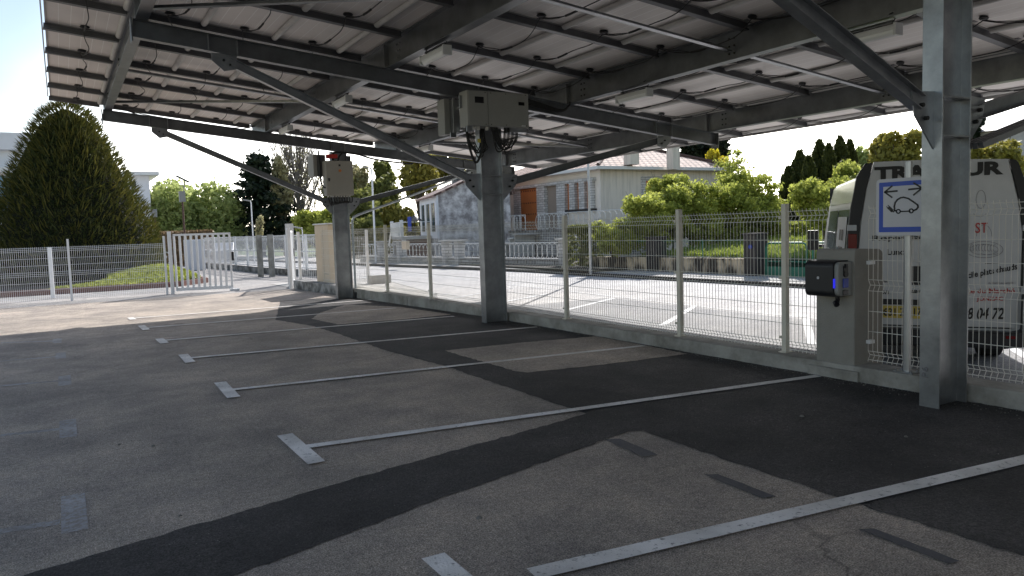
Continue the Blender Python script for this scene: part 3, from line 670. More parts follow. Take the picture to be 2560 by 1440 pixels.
# ------------------------------------------------------------------ low wall and mesh fence on the street side
m=MB(); m.box((6.58,-3,-.1),(6.88,15.9,.15)); m.box((6.57,15.9,-.3),(6.88,19.62,.145)); w=single('low_wall','long low grey concrete wall under the street side wire fence','wall',m,'concrete_wall',(6.7,8,0),bevel=.012)
m=MB(); m.add([],[]); 
pts=[(6.58,19.6),(6.27,24.42),(6.62,24.42),(6.88,19.6)]
m.hexa([(*p,-.4) for p in pts]+[(*p,.16) for p in pts]); single('low_wall','short dirty concrete wall between the gate post and the far column','wall',m,'concrete_dirty',(6.4,22,0),bevel=.012)
ZB=.15
def wirepanel(mb,a,b,z0=.17,H=1.53,step=.05,fold=(1,0),r=.0035,amp=.03,zf=None):
    a=np.array(a);b=np.array(b);L_=np.linalg.norm(b-a);n=max(1,int(round(L_/step))); d=(b-a)/L_; nn=np.array([d[1],-d[0]]) if fold is None else np.array(fold)
    pr=[(.0,0),(.02,0),(.065,1),(.105,0),(.70,0),(.755,1),(.81,0),(1.405,0),(1.455,1),(1.505,0),(1.53,0)] if H>1.4 else [(0,0),(.1,0),(.15,1),(.2,0),(H-.2,0),(H-.15,1),(H-.1,0),(H,0)]
    off=lambda f:(a*0+nn*amp*f)
    def sq(p,q,rr):
        p=Vector(p);q=Vector(q);dd=(q-p).normalized(); u=Vector((d[0],d[1],0)); 
        if abs(dd.dot(u))>.9: u=Vector((0,0,1))
        v=dd.cross(u).normalized(); vs=[tuple(c+x*rr*u+y*rr*v) for c in (p,q) for x,y in ((1,0),(-.5,.87),(-.5,-.87))]
        mb.add(vs,[(0,1,4,3),(1,2,5,4),(2,0,3,5)])
    for i in range(n+1):
        p=a+d*L_*i/n; zz=z0+(zf(p) if zf else 0)
        for (h0,f0),(h1,f1) in zip(pr[:-1],pr[1:]):
            q0=p+off(f0);q1=p+off(f1); sq((q0[0],q0[1],zz+h0),(q1[0],q1[1],zz+h1),r)
    hs=[(.02,0),(.065,1),(.105,0),(.3,0),(.5,0),(.70,0),(.755,1),(.81,0),(1.0,0),(1.2,0),(1.405,0),(1.455,1),(1.505,0)] if H>1.4 else [(.1,0),(.15,1),(.2,0),(H/2,0),(H-.2,0),(H-.15,1),(H-.1,0)]
    for h,f in hs:
        p=a+off(f);q=b+off(f); sq((p[0],p[1],z0+h+(zf(a) if zf else 0)),(q[0],q[1],z0+h+(zf(b) if zf else 0)),r*1.1)
fen=thing('mesh_fence','cream welded wire fence with folded mesh on the low wall beside the street','fence',(6.74,10,ZB))
XF=6.74; py=[5.68,7.33,9.88,12.43,14.98,17.5,20.0]
for Y in py:
    m=MB(); xx=XF if Y<19 else 6.66; m.box((xx-.02,Y-.03,ZB),(xx+.04,Y+.03,1.76 if Y<19 else 1.74)); m.box((xx-.05,Y-.05,ZB-.001),(xx+.07,Y+.05,ZB+.012)); po=build('post',m,'fence_cream',fen,bevel=.003)
    for z in (.3,.95,1.6): build('clip',MB().box((xx-.028,Y+.03,z),(xx-.016,Y+.06,z+.03)),'fence_cream',po)
rng=[(5.15,5.65)]+[(py[i]+.03,py[i+1]-.03) for i in range(6)]+[(20.03,22.3),(2.2,4.72),(-.3,2.17)]
for (a,b) in rng:
    m=MB(); xa=XF+(0 if a>5 else .06); wirepanel(m,(xa if a<19.5 else 6.66,a),(xa if b<19.5 else 6.6,b)); build('mesh_panel',m,'fence_wire',fen)
for z in (.35,1.13): build('clip',MB().box((6.78,4.69,z),(6.86,4.735,z+.035)),'fence_white',fen)
# ------------------------------------------------------------------ charging point
pil=thing('charging_pillar','grey beige rendered pillar standing on the low wall behind the charger','pillar',(6.82,4.95,0))
m=MB()
y0,y1=4.73,5.17
prof=[(6.6,0.1),(7.05,.1),(7.05,1.2),(7.035,1.25),(6.99,1.275),(6.64,1.29),(6.612,1.275),(6.6,1.25)]
n=len(prof); m.add([(x,y0,z) for x,z in prof]+[(x,y1,z) for x,z in prof],[tuple(range(n)),tuple(range(2*n-1,n-1,-1))]+[(i,i+n,(i+1)%n+n,(i+1)%n) for i in range(n)])
build('render_block',m,'pillar_render',pil,bevel=.012)
m=MB(); m.box((6.55,4.66,-.05),(7.09,5.24,.1)); build('plinth',m,'concrete_wall',pil,bevel=.01)
ch=thing('charging_point','black electric vehicle charger with grey socket side on the rendered pillar','charger',(6.5,4.9,1.0))
yc0,yc1,z0,z1=4.80,5.12,.83,1.18; xb,xf=6.597,6.37
def rr(x0,x1,z0,z1,r,n=6):
    o=[]
    for cx,cz,a in ((x0+r,z0+r,180),(x0+.0+r,z1-r,90)):
        pass
    o=[(x1,z0)]+[(x0+r+r*math.cos(math.radians(t)),z0+r+r*math.sin(math.radians(t))) for t in fr(270,180,n)]+[(x0+r+r*math.cos(math.radians(t)),z1-r+r*math.sin(math.radians(t))) for t in fr(180,90,n)]+[(x1,z1)]
    return o
pf=rr(xf,xb,z0,z1,.06); n=len(pf)
m=MB(); m.add([(x,yc0,z) for x,z in pf]+[(x,yc1,z) for x,z in pf],[tuple(range(n-1,-1,-1)),tuple(range(n,2*n))]+[(i,(i+1)%n,(i+1)%n+n,i+n) for i in range(n)])
build('cover',m,'black_plastic',ch,bevel=.004)
pf=rr(xf+.02,xb,z0+.012,z1-.012,.05); m=MB(); m.add([(x,yc0-.045,z) for x,z in pf]+[(x,yc0,z) for x,z in pf],[tuple(range(n-1,-1,-1)),tuple(range(n,2*n))]+[(i,(i+1)%n,(i+1)%n+n,i+n) for i in range(n)])
sp=build('socket_panel',m,'box_grey',ch,bevel=.003)
ys=yc0-.048
m=MB(); m.box((6.46,ys-.01,1.06),(6.52,ys,1.13)); m.cyl((6.49,ys-.015,1.05),(6.49,ys,1.05),.03,12); m.box((6.478,ys-.02,1.11),(6.502,ys,1.15)); build('socket',m,'black_plastic',sp)
m=MB(); m.box((6.45,ys-.01,.92),(6.53,ys,1.01)); build('socket',m,'sticker_blue',sp,bevel=.006)
m=MB(); m.box((6.45,ys-.008,.85),(6.53,ys,.90)); build('card_reader',m,'display',sp,bevel=.006)
ml=bpy.data.materials.new('blue_led'); ml.use_nodes=True; bb=ml.node_tree.nodes['Principled BSDF']; bb.inputs['Base Color'].default_value=(.02,.02,.3,1); bb.inputs['Emission Color'].default_value=(.03,.03,1,1); bb.inputs['Emission Strength'].default_value=.22; MT['blue_led']=ml
m=MB(); m.prism([(-.003,-.045),(.004,-.03),(.006,0),(.004,.03),(-.003,.045)],(xf+.03,yc0-.047,.965),(xf+.03,yc0-.03,.965)); 
m=MB(); m.box((xf+.004,yc0-.012,.92),(xf+.022,yc0+.006,1.01)); build('status_light',m,'blue_led',ch)
m=MB(); m.cyl((xf-.004,4.965,1.015),(xf+.004,4.965,1.015),.014,14); build('emblem',m,'sign_white',ch)
m=MB(); vwire(m,[(6.52,4.86,.84),(6.52,4.86,.8),(6.5,4.85,.77)],.022); m.cyl((6.49,4.86,.77),(6.47,4.83,.75),.028,8); build('cable_holder',m,'black_plastic',ch)
# ------------------------------------------------------------------ charging sign
sg=thing('charging_sign','blue bordered white charging bay sign with car and plug symbol on a metal post','sign',(6.63,4.23,.15))
m=MB(); m.prism([(-.03,-.02),(.03,-.02),(.03,.012),(.012,.02),(-.012,.02),(-.03,.012)],(6.66,4.23,.162),(6.66,4.23,2.08),up=(-1,0,0)); build('post',m,'alu',sg)
m=MB(); m.box((6.6,4.14,.151),(6.73,4.33,.163)); 
for a,b in ((6.62,4.16),(6.71,4.16),(6.62,4.31),(6.71,4.31)): m.cyl((a,b,.163),(a,b,.175),.009,6)
build('base_plate',m,'steel',sg)
yl,yr,zb,zt,xs=4.51,3.98,1.415,1.935,6.608
def rrect(y0,y1,z0,z1,r,x,n=4):
    o=[]
    for cy,cz,a in ((y0-r,z1-r,90),(y1+r,z1-r,0),(y1+r,z0+r,-90),(y0-r,z0+r,-180)):
        for t in fr(a,a-90,n): pass
    cs=[((y0-r),(z1-r),180,90),((y1+r),(z1-r),90,0),((y1+r),(z0+r),0,-90),((y0-r),(z0+r),-90,-180)]
    for cy,cz,a,b in cs:
        for t in fr(a,b,n):
            t=math.radians(t); o.append((x,cy-r*math.cos(t),cz+r*math.sin(t)))
    return o
def slab(y0,y1,z0,z1,r,xf,xb):
    a=rrect(y0,y1,z0,z1,r,xf);b=rrect(y0,y1,z0,z1,r,xb);n=len(a);m=MB(); m.add(a+b,[tuple(range(n)),tuple(range(2*n-1,n-1,-1))]+[(i,i+n,(i+1)%n+n,(i+1)%n) for i in range(n)]); return m
build('plate',slab(yl,yr,zb,zt,.035,xs,xs+.02),'sign_white',sg)
W=yl-yr;H=zt-zb
build('blue_border',slab(yl-W*.058,yr+W*.058,zb+H*.06,zt-H*.058,.006,xs-.003,xs),'sign_blue',sg)
build('face',slab(yl-W*.14,yr+W*.14,zb+H*.15,zt-H*.135,.003,xs-.0055,xs-.003),'sign_white',sg)
def spt(x,y): return (xs-.008,yl-W*(x-475)/540,zt-H*(y-295)/590)
def stroke(mb,pts,w,closed=False):
    P=[Vector(spt(*p)) for p in pts]; 
    if closed: P.append(P[0])
    for a,b in zip(P[:-1],P[1:]):
        d=(b-a).normalized(); mb.bar(a-d*w*.3,b+d*w*.3,w,.003,up=(1,0,0))
m=MB(); stroke(m,[(800+20,638),(725,638)],.012); stroke(m,[(852,634),(880,622),(896,600),(890,578),(850,545),(800,508),(755,494),(725,498),(695,515),(672,545),(664,585),(668,625),(685,632)],.014)
stroke(m,[(668,625),(655,640),(640,625)],.009)
stroke(m,[(640,625),(612,595)],.03); stroke(m,[(600,600),(588,582)],.006); stroke(m,[(618,586),(602,568)],.006)
for cx in (705,830):
    stroke(m,[(cx+19*math.cos(t),636+20*math.sin(t)) for t in [2*math.pi*k/12 for k in range(12)]],.010,True)
stroke(m,[(567,430),(690,425)],.016); stroke(m,[(640,372),(567,430),(640,488)],.014); stroke(m,[(805,418),(930,412)],.016); stroke(m,[(852,356),(932,412),(852,476)],.014)
build('pictogram',m,'ink',sg)
gm=MB()
def grit(x,y,z,s):
    a=R.uniform(0,6.28); vs=[(x+s*math.cos(a+k*2.09)*R.uniform(.6,1.2),y+s*math.sin(a+k*2.09)*R.uniform(.6,1.2),z) for k in range(3)]+[(x,y,z+s*.8)]; gm.add(vs,[(0,1,3),(1,2,3),(2,0,3)])
for i in range(1500): 
    y=R.uniform(1.2,19); grit(6.57-abs(R.gauss(0,.11)),y,zlot(y)+.005,R.uniform(.003,.011))
for i in range(2600):
    y=1.4+15*R.random()**1.5; x=R.uniform(-3,6.4); grit(x,y,zlot(y)+.009,R.uniform(.002,.0065))
tag(build('loose_grit',gm,'stone'),kind='stuff')
mk_=MB(); text(mk_,'P6',.09,(6.1145,3.70,.25),(0,0,1),(0,1,0),width=.09,height=.05,off=-.01); mo=build('chalk_mark',mk_,'ink_grey',can)
# ------------------------------------------------------------------ van (local axes: x right, y forward, z up)
vc=at(2338,700,9.8); zv=zst(5)
van=thing('delivery_van','white high roof catering van parked tail on beyond the wire fence','van',(vc[0],vc[1],zv),rz=-math.radians(48),local=True)
def vsec(y):
    # half outline at station y (rear 0 .. nose 5.6)
    top=2.56; k=1.0
    if y<.12: k=.985; 
    pts=[(.80,.3),(.98,.36),(1.03,.7),(1.035,1.25),(.99,1.7),(.93,2.1),(.86,2.4),(.80,2.5),(.66,2.545),(.3,2.565),(0,2.57)]
    if y>3.9:
        t=min(1,(y-3.9)/1.5); cut=2.57-(1.45*t**.85); w=1-.12*t
        pts=[(x*w,min(z,cut-(.06 if x>.7 else 0)-(.02*x))) for x,z in pts]
    return [(x*k,z) for x,z in pts]
ysx=[0,.1,.5,1.5,2.5,3.5,3.9,4.3,4.8,5.2,5.5]
m=MB(); ring=[]
for y in ysx:
    s=vsec(y); full=[(-x,z) for x,z in s]+[(x,z) for x,z in s[::-1][1:]]; ring.append([(x,y,z) for x,z in full])
n=len(ring[0]); m.add([p for r_ in ring for p in r_],[(i*n+k,i*n+n+k,i*n+n+(k+1)%n,i*n+(k+1)%n) for i in range(len(ysx)-1) for k in range(n)]+[tuple(range(n)),tuple((len(ysx)-1)*n+k for k in range(n-1,-1,-1))])
build('body',m,'van_white',van,smooth=False,bevel=.02)
def PX2(u,v,y=-.012): # survey of the rear face: photo pixel to the van's rear plane
    X=(u-2338)/192.; hz=535-.032*(u-2338); return (X,y,(hz-v)/196.+1.6-zv)
def face(mb,pts,y0=-.012,th=.02,yy=None):
    a=[PX2(u,v,y0) for u,v in pts]; b=[(p[0],y0+th,p[2]) for p in a]; n=len(a); mb.add(a+b,[tuple(range(n)),tuple(range(2*n-1,n-1,-1))]+[(i,i+n,(i+1)%n+n,(i+1)%n) for i in range(n)])
doorL=[(2199,404),(2183,470),(2170,560),(2165,640),(2165,818),(2336,822),(2336,401)]
doorR=[(2340,401),(2340,822),(2496,818),(2508,812),(2517,700),(2519,580),(2508,500),(2487,404)]
for nm,d in (('rear_door',doorL),('rear_door',doorR)):
    m=MB(); face(m,d[::-1] if nm=='x' else d,-.03,.04); dd=build(nm,m,'van_white',van,bevel=.004)
    if d is doorL: dl=dd
    else: dr_=dd
m=MB(); face(m,[(2180,407),(2160,440),(2146,520),(2138,600),(2138,720),(2163,720),(2164,640),(2168,560),(2182,470),(2197,407)],-.045,.08); lp=build('rear_pillar_trim',m,'black_plastic',van,bevel=.01)
m=MB(); face(m,[(2489,404),(2511,500),(2521,580),(2520,720),(2546,720),(2546,660),(2540,560),(2524,460),(2508,412),(2502,406)],-.045,.08); rp=build('rear_pillar_trim',m,'black_plastic',van,bevel=.01)
m=MB(); face(m,[(2524,580),(2543,580),(2544,700),(2523,700)],-.055,.02); build('tail_light',m,'lens_red',rp,bevel=.006)
m=MB(); face(m,[(2141,585),(2161,585),(2160,700),(2141,700)],-.055,.02); build('tail_light',m,'lens_red',lp,bevel=.006)
for P in ([(2519,562),(2548,562),(2548,576),(2519,576)],[(2518,712),(2550,712),(2550,724),(2518,724)],[(2138,562),(2160,562),(2160,577),(2138,577)]):
    m=MB(); face(m,P,-.06,.05); build('door_hinge',m,'van_white',van,bevel=.006)
m=MB(); face(m,[(2128,726),(2128,858),(2200,862),(2480,862),(2548,852),(2556,800),(2548,740),(2522,728),(2520,816),(2500,822),(2172,822),(2166,726)],-.16,.3); bu=build('rear_bumper',m,'black_plastic',van,bevel=.02)
for P,mm,nm in (([(2517,758),(2539,758),(2539,796),(2517,796)],'lens_clear','reversing_light'),([(2482,829),(2502,829),(2502,836),(2482,836)],'lens_red','reflector')):
    m=MB(); face(m,P,-.175,.03); build(nm,m,mm,bu,bevel=.004)
m=MB(); face(m,[(2284,665),(2308,665),(2308,712),(2284,712)],-.05,.03); build('handle',m,'black_plastic',dl,bevel=.008)
m=MB(); face(m,[(2219,749),(2300,749),(2300,763),(2219,763)],-.05,.03); build('plate_lamp',m,'black_plastic',dl,bevel=.004)
m=MB(); face(m,[(2209,766),(2312,766),(2312,797),(2209,797)],-.042,.014); pt=build('number_plate',m,'plate_yellow',dl)
XD=(1,0,0);ZD=(0,0,1)
m=MB(); face(m,[(2335,402),(2341,402),(2341,821),(2335,821)],-.032,.004); build('door_seal',m,'rubber',dl)
m=MB(); face(m,[(2196,470),(2180,566),(2322,566),(2322,466)],-.0335,.003); 
for P in ([(2198,470),(2322,466),(2322,470),(2198,474)],[(2180,566),(2322,566),(2322,570),(2180,570)]): pass
m=MB(); face(m,[(2176,815),(2500,812),(2500,815),(2176,818)],-.034,.004); build('door_seal',m,'rubber',dl)
def rt(mb,s,u0,v0,u1,v1,y=-.034,**k):   # writing boxed between two survey points: lower-left (u0,v1) to upper-right (u1,v0)
    o=PX2(u0,v1,y); w=(u1-u0)/192.; h=(v1-v0)/196.; text(mb,s,h,o,XD,ZD,width=w,height=h,**k)
m=MB(); rt(m,'0831 ZF 17',2213,773,2307,793,-.043,off=.02); build('lettering',m,'ink',pt)
m=MB(); rt(m,'TRAITEUR',2200,417,2478,450,off=.05); build('lettering',m,'ink',van); m=MB()
rt(m,'Repas familiaux',2196,589,2400,606,off=.02); rt(m,'Lunchs',2230,623,2284,638,off=.02)
rt(m,'ion',2211,725,2235,738,shear=.3,off=.02); rt(m,'ssages',2272,725,2325,738,shear=.3,off=.02); rt(m,'Rachat',2208,701,2232,708,shear=.3)
build('lettering',m,'ink',van); m=MB(); rt(m,'05 46 48 04 72',2330,768,2484,797,shear=.25,off=.02)
build('lettering',m,'ink',van); m=MB(); text(m,'à domicile plats chauds',.1,PX2(2365,708,-.034),(1,0,.2),(-.2,0,1),width=.78,height=.1,shear=.2,off=.02)
face(m,[(2443,655),(2473,654),(2473,656),(2443,657)],-.034,.003)
build('lettering',m,'ink',van)
m=MB(); rt(m,'ST',2421,557,2447,582,off=.01); rt(m,'Place du Marché',2385,719,2506,731,off=.02); rt(m,'JONZAC',2426,738,2482,751,off=.02); build('lettering',m,'ink_red',van)
m=MB()
def ell(mb,cu,cv,ru,rv,w=.012,a0=0,a1=360,y=-.034):
    P=[Vector(PX2(cu+ru*math.cos(math.radians(t)),cv-rv*math.sin(math.radians(t)),y)) for t in fr(a0,a1,20)]
    for a,b in zip(P[:-1],P[1:]): mb.bar(a,b,.003,w,up=(0,1,0)) if False else mb.tube([a,b],w/2,4)
ell(m,2440,622,40,20,.006);ell(m,2440,622,30,13,.005);ell(m,2440,590,16,28,.005,0,180);ell(m,2432,500,10,22,.005)
for i in range(9): ell(m,2415+6*i,618,4,8,.005,60,300)
ell(m,2452,628,20,7,.004,180,360); ell(m,2430,530,14,12,.004,200,340); rt(m,'du mardi au samedi',2450,701,2502,706)
build('drawing',m,'ink_grey',van)
# flank glazing and poster
m=MB()
for ya,yb,z0,z1,x in ((.35,1.9,1.45,2.05,-1.0),(2.0,3.4,1.45,2.05,-1.0)):
    m.add([(-1.025,ya,z0),(-1.025,yb,z0),(-.955,yb,z1),(-.955,ya,z1)],[(3,2,1,0)])
build('side_window',m,'glass_side',van)
m=MB(); m.add([(-.94,.2,2.14),(-.94,3.6,2.14),(-.875,3.6,2.44),(-.875,.2,2.44)],[(3,2,1,0)]); build('roof_window',m,'glass_roof',van)
m=MB(); m.add([(-1.045,.5,1.15),(-1.045,1.7,1.15),(-.985,1.7,1.95),(-.985,.5,1.95)],[(3,2,1,0)]); po=build('poster',m,'sign_white',van)
m=MB()
for z in (1.38,1.62):
    for y in (.75,1.05): m.add([(-1.052+(z-1.15)*.075,y,z),(-1.052+(z-1.15)*.075,y+.24,z),(-1.052+(z-1.0)*.075,y+.24,z+.15),(-1.052+(z-1.0)*.075,y,z+.15)],[(3,2,1,0)])
build('poster_print',m,'ink',po)
m=MB(); m.add([(-.9,4.0,2.35),(.9,4.0,2.35),(.8,5.2,1.35),(-.8,5.2,1.35)],[(0,1,2,3)]); m.v=[(x,y+.1,z+.12) for x,y,z in m.v]; build('windscreen',m,'glass_dark',van)
for s in (-1,1):
    m=MB(); m.box((s*1.06,4.4,1.35),(s*1.26,4.5,1.72)); m.box((s*.95,4.43,1.4),(s*1.08,4.47,1.46)); build('wing_mirror',m,'black_plastic',van,bevel=.03)
    for y in (.95,4.5):
        m=MB(); m.cyl((s*.72,y,.34),(s*.96,y,.34),.34,28); w=build('wheel',m,'rubber',van,bevel=.02)
        m=MB(); m.cyl((s*.955,y,.34),(s*.965,y,.34),.19,20); build('rim',m,'alu',w)
m=MB(); m.box((-.85,.3,.22),(.85,5.2,.32)); build('chassis',m,'black_plastic',van)
m=MB().box((6.885,-3,-.4),(7.55,5.6,-.06)); struct('brick_strip',m,'brick_edge')
# ------------------------------------------------------------------ gates and fence at the entrance
def leaf_gate(name,label,hx,hy,ex,ey,zb,n,post):
    g=thing(name,label,'gate',(hx,hy,zb)); m=MB(); m.box((hx-.05,hy-.05,zb-.02),(hx+.05,hy+.05,1.80)); m.box((hx-.055,hy-.055,1.8),(hx+.055,hy+.055,1.815)); build('gate_post',m,'fence_white',g,bevel=.004)
    d=Vector((ex-hx,ey-hy,0)); L_=d.length; d.normalize(); P=lambda t,z:(hx+d.x*t,hy+d.y*t,z)
    f=MB(); f.bar(P(.1,1.70),P(L_,1.70),.05,.06); f.bar(P(.1,.02),P(L_,.02),.05,.1); f.bar(P(.13,.02),P(.13,1.7),.05,.06,up=(d.x,d.y,0)); f.bar(P(L_-.03,.02),P(L_-.03,1.7),.05,.06,up=(d.x,d.y,0)); build('gate_frame',f,'fence_white',g)
    for i in range(n):
        t=.13+(L_-.16)*(i+1)/(n+1); b=MB(); b.bar(P(t,.07),P(t,1.67),.03,.07,up=(d.x,d.y,0)); build('bar',b,'fence_white',g)
    k=MB(); k.box((P(L_+.03,0)[0]-.035,P(L_+.03,0)[1]-.05,.85),(P(L_+.03,0)[0]+.035,P(L_+.03,0)[1]+.05,1.12)); build('lock_box',k,'black_plastic',g)
    k=MB(); k.cyl(P(L_-.02,-.1),P(L_-.02,.45),.012,6); k.box((P(L_+.02,0)[0]-.12,P(L_+.02,0)[1]-.08,-.11),(P(L_+.02,0)[0]+.15,P(L_+.02,0)[1]+.08,-.04)); build('drop_bolt',k,'fence_white',g); return g
leaf_gate('bar_gate','white vertical bar gate leaf standing open beside the left mesh fence',2.91,25.75,4.63,25.35,-.11,9,1)
leaf_gate('bar_gate','white bar gate leaf folded back by the beige cabinet',6.24,24.58,6.9,26.7,-.11,7,1)
lf=thing('mesh_fence','white wire fence on the left in front of the big conifer','fence',(-.5,25.8,-.11))
X=2.75; xs=[2.75,.2,-2.35,-4.9,-7.4]
fy=lambda x:25.72+max(0,(0.2-x))*.09
for x in xs:
    m=MB(); m.box((x-.03,fy(x)-.03,-.12),(x+.03,fy(x)+.03,1.68)); build('post',m,'fence_white',lf)
for a,b in zip(xs[:-1],xs[1:]):
    m=MB(); wirepanel(m,(a-.03,fy(a)),(b+.03,fy(b)),z0=-.06,H=1.73-.05,fold=(0,-1),r=.0045,step=.05); build('mesh_panel',m,'fence_white',lf)
m=MB(); q=at(131,700,24.5); m.cyl((q[0],27.3,-.1),(q[0],27.3,1.45),.06,10); single('bollard','plain white round post behind the left wire fence','post',m,'fence_white',(q[0],27.3,-.1))
bx=thing('utility_cabinet','tall beige utility cabinet with rounded top beside the far column','cabinet',(6.95,22.8,.0))
m=MB(); pr=[(6.72,22.0),(7.42,22.0),(7.42,22.75),(7.05,23.35),(6.72,23.35)]; a=[(x,y,-.1) for x,y in pr];b=[(x,y,1.86) for x,y in pr]; m.add(a+b,[tuple(range(4,-1,-1)),tuple(range(5,10))]+[(i,(i+1)%5,(i+1)%5+5,i+5) for i in range(5)])
build('cabinet_body',m,'beige_box',bx,bevel=.04)
m=MB(); pr=[(6.68,21.96),(7.46,21.96),(7.46,22.78),(7.08,23.4),(6.68,23.4)]; a=[(x,y,1.862) for x,y in pr];b=[(x,y,1.90) for x,y in pr]; m.add(a+b,[tuple(range(4,-1,-1)),tuple(range(5,10))]+[(i,(i+1)%5,(i+1)%5+5,i+5) for i in range(5)]); build('cap',m,'trim_white',bx,bevel=.012)
m=MB(); m.box((6.716,22.1,.4),(6.719,22.45,.42)); m.box((6.716,22.5,-.05),(6.7185,22.51,1.8)); build('door_seam',m,'pillar_render',bx)
rf=thing('mesh_fence','short white wire fence return beyond the far column','fence',(8,24.4,-.1))
for x in (6.5,7.7,8.75):
    m=MB(); m.box((x-.04,24.36,-.1),(x+.04,24.44,1.68)); build('post',m,'fence_white',rf)
for a,b in ((6.5,7.7),(7.7,8.75)):
    m=MB(); wirepanel(m,(a,24.4),(b,24.4),z0=-.06,H=1.68,fold=(0,-1),r=.005,step=.06); build('mesh_panel',m,'fence_white',rf)
m=MB(); m.box((8.72,24.0,-.12),(9.4,24.5,.18)); single('concrete_block','small weathered concrete block by the entrance kerb beyond the fence','block',m,'concrete_light',(9.05,24.25,-.1),bevel=.02)
# far wall with mesh fence along the drive
fw=[(9.0,29.6),(8.25,33.0),(7.85,36.0),(7.6,40.5),(7.0,46)]
m=MB()
for p,q in zip(fw[:-1],fw[1:]): m.bar((*p,.0),(*q,.0),.2,.32)
single('low_wall','low dark stained wall on the far side of the entrance drive','wall',m,'concrete_dirty',(8,36,-.1))
ff=thing('mesh_fence','white wire fence on the dark wall along the entrance drive','fence',(8,36,.16))
for p,q in zip(fw[:-1],fw[1:]):
    a=np.array(p);b=np.array(q);L_=np.linalg.norm(b-a);k=max(1,round(L_/2.0))
    for i in range(k):
        u=a+(b-a)*i/k;v=a+(b-a)*(i+1)/k; m=MB(); m.box((u[0]-.05,u[1]-.05,.16),(u[0]+.05,u[1]+.05,1.6)); build('post',m,'fence_white',ff)
        m=MB(); wirepanel(m,u,v,z0=.2,H=1.38,fold=(-1,0),r=.006,step=.07); 
        for z in (.22,.9,1.56): m.bar((*u,z),(*v,z),.03,.05)
        build('mesh_panel',m,'fence_white',ff)
m=MB()
for dx in (0,.42): q=at(652+28*dx/.42,683,32); m.box((q[0]-.1,q[1]-.1,-.12),(q[0]+.1,q[1]+.1,1.62+.03*dx))
single('gate_pier','pair of grey weathered concrete piers in the fence along the drive','pier',m,'concrete_wall',(8.3,32.5,-.1))
m=MB(); q=at(905/1+0,0,27); 
single('gate_pier','slim grey concrete post beside the folded gate leaf','pier',MB().box((6.78,26.9,-.1),(7.02,27.1,1.98)),'concrete_light',(6.9,27,-.1))
# white tiles / boxes behind the gate
q=at(490,640,40); m=MB(); m.box((q[0]-.5,q[1],-.1),(q[0]+.45,q[1]+.5,1.5)); single('white_kiosk','small white cabin seen through the open gate bars','cabin',m,'white_wall',(q[0],q[1],-.1),bevel=.02)
q=at(375,655,34); rk=MB()
for i in range(4):
    x=q[0]+.0+.22*i; rk.tube([(x-.5,q[1],.45),(x-.3,q[1]+.05,.9),(x+.05,q[1],1.0),(x+.25,q[1],.8),(x+.1,q[1],.5)],.03,6)
rk.tube([(q[0]-.5,q[1],.45),(q[0]+.9,q[1],.45)],.03,6); single('bicycle_rack','white tubular cycle rack half hidden by the conifer','rack',rk,'fence_white',(q[0],q[1],.3))
# planted bed
mb=MB(); bed=[(-9,29.6),(.5,29.4),(3.6,29.6),(4.7,31),(4.6,34.5),(3.9,40),(-9,42)]
mb=flat(bed,.12,0,lambda y:-.112); struct('planting_bed',mb,'soil')
m=MB()
for p,q in zip(bed[:5],bed[1:5]+[bed[4]]):
    if p!=q: m.bar((*p,-.03),(*q,-.03),.14,.2)
single('bed_edging','dark red brick edging round the planted bed behind the left fence','kerb edging',m,'brick_edge',(0,29.5,-.1))
# ------------------------------------------------------------------ foliage
rng_=np.random.default_rng(5)
def leaves(mb,centers,size,rn,flat_=.0,elong=1.6,up=None,jit=.35):
    """one quad per centre, random orientation"""
    n=len(centers); d=rng_.normal(size=(n,3)); 
    if up is not None: d=d*jit+up
    d/=np.linalg.norm(d,axis=1)[:,None]; e=rng_.normal(size=(n,3)); e-= (e*d).sum(1)[:,None]*d; e/=np.linalg.norm(e,axis=1)[:,None]
    s=size*rng_.uniform(.6,1.3,n)[:,None]; a=d*s*elong*.5; b=e*s*.5
    V=np.stack([centers-a,centers+b*1.0-a*.1,centers+a,centers-b*1.0-a*.1],1).reshape(-1,3); o=len(mb.v)
    mb.v+= [tuple(p) for p in V.tolist()]; mb.f+=[(o+4*i,o+4*i+1,o+4*i+2,o+4*i+3) for i in range(n)]
    mb.rnd=(mb.rnd or [])+list(np.clip(rn,0,1)); return mb
def crown_pts(lobes,n,shell=.35):
    vol=np.array([l[3]*l[4]*l[5] for l in lobes])**(2/3); pr=vol/vol.sum(); idx=rng_.choice(len(lobes),n,p=pr); L_=np.array(lobes)[idx]
    d=rng_.normal(size=(n,3)); d/=np.linalg.norm(d,axis=1)[:,None]; r=1-shell*rng_.random(n)**1.3*1.2; r+=rng_.normal(size=n)*.05
    P=L_[:,:3]+d*L_[:,3:6]*r[:,None]
    # clumps: tint random per cell and leaf, lighter towards each lobe's top
    cell=np.floor(P/ (0.11*np.cbrt(vol.max()**1.5)+.15)).astype(int); h=((cell[:,0]*73856093)^(cell[:,1]*19349663)^(cell[:,2]*83492791))%1000/1000.
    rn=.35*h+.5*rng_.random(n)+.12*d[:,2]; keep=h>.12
    return P[keep],rn[keep]
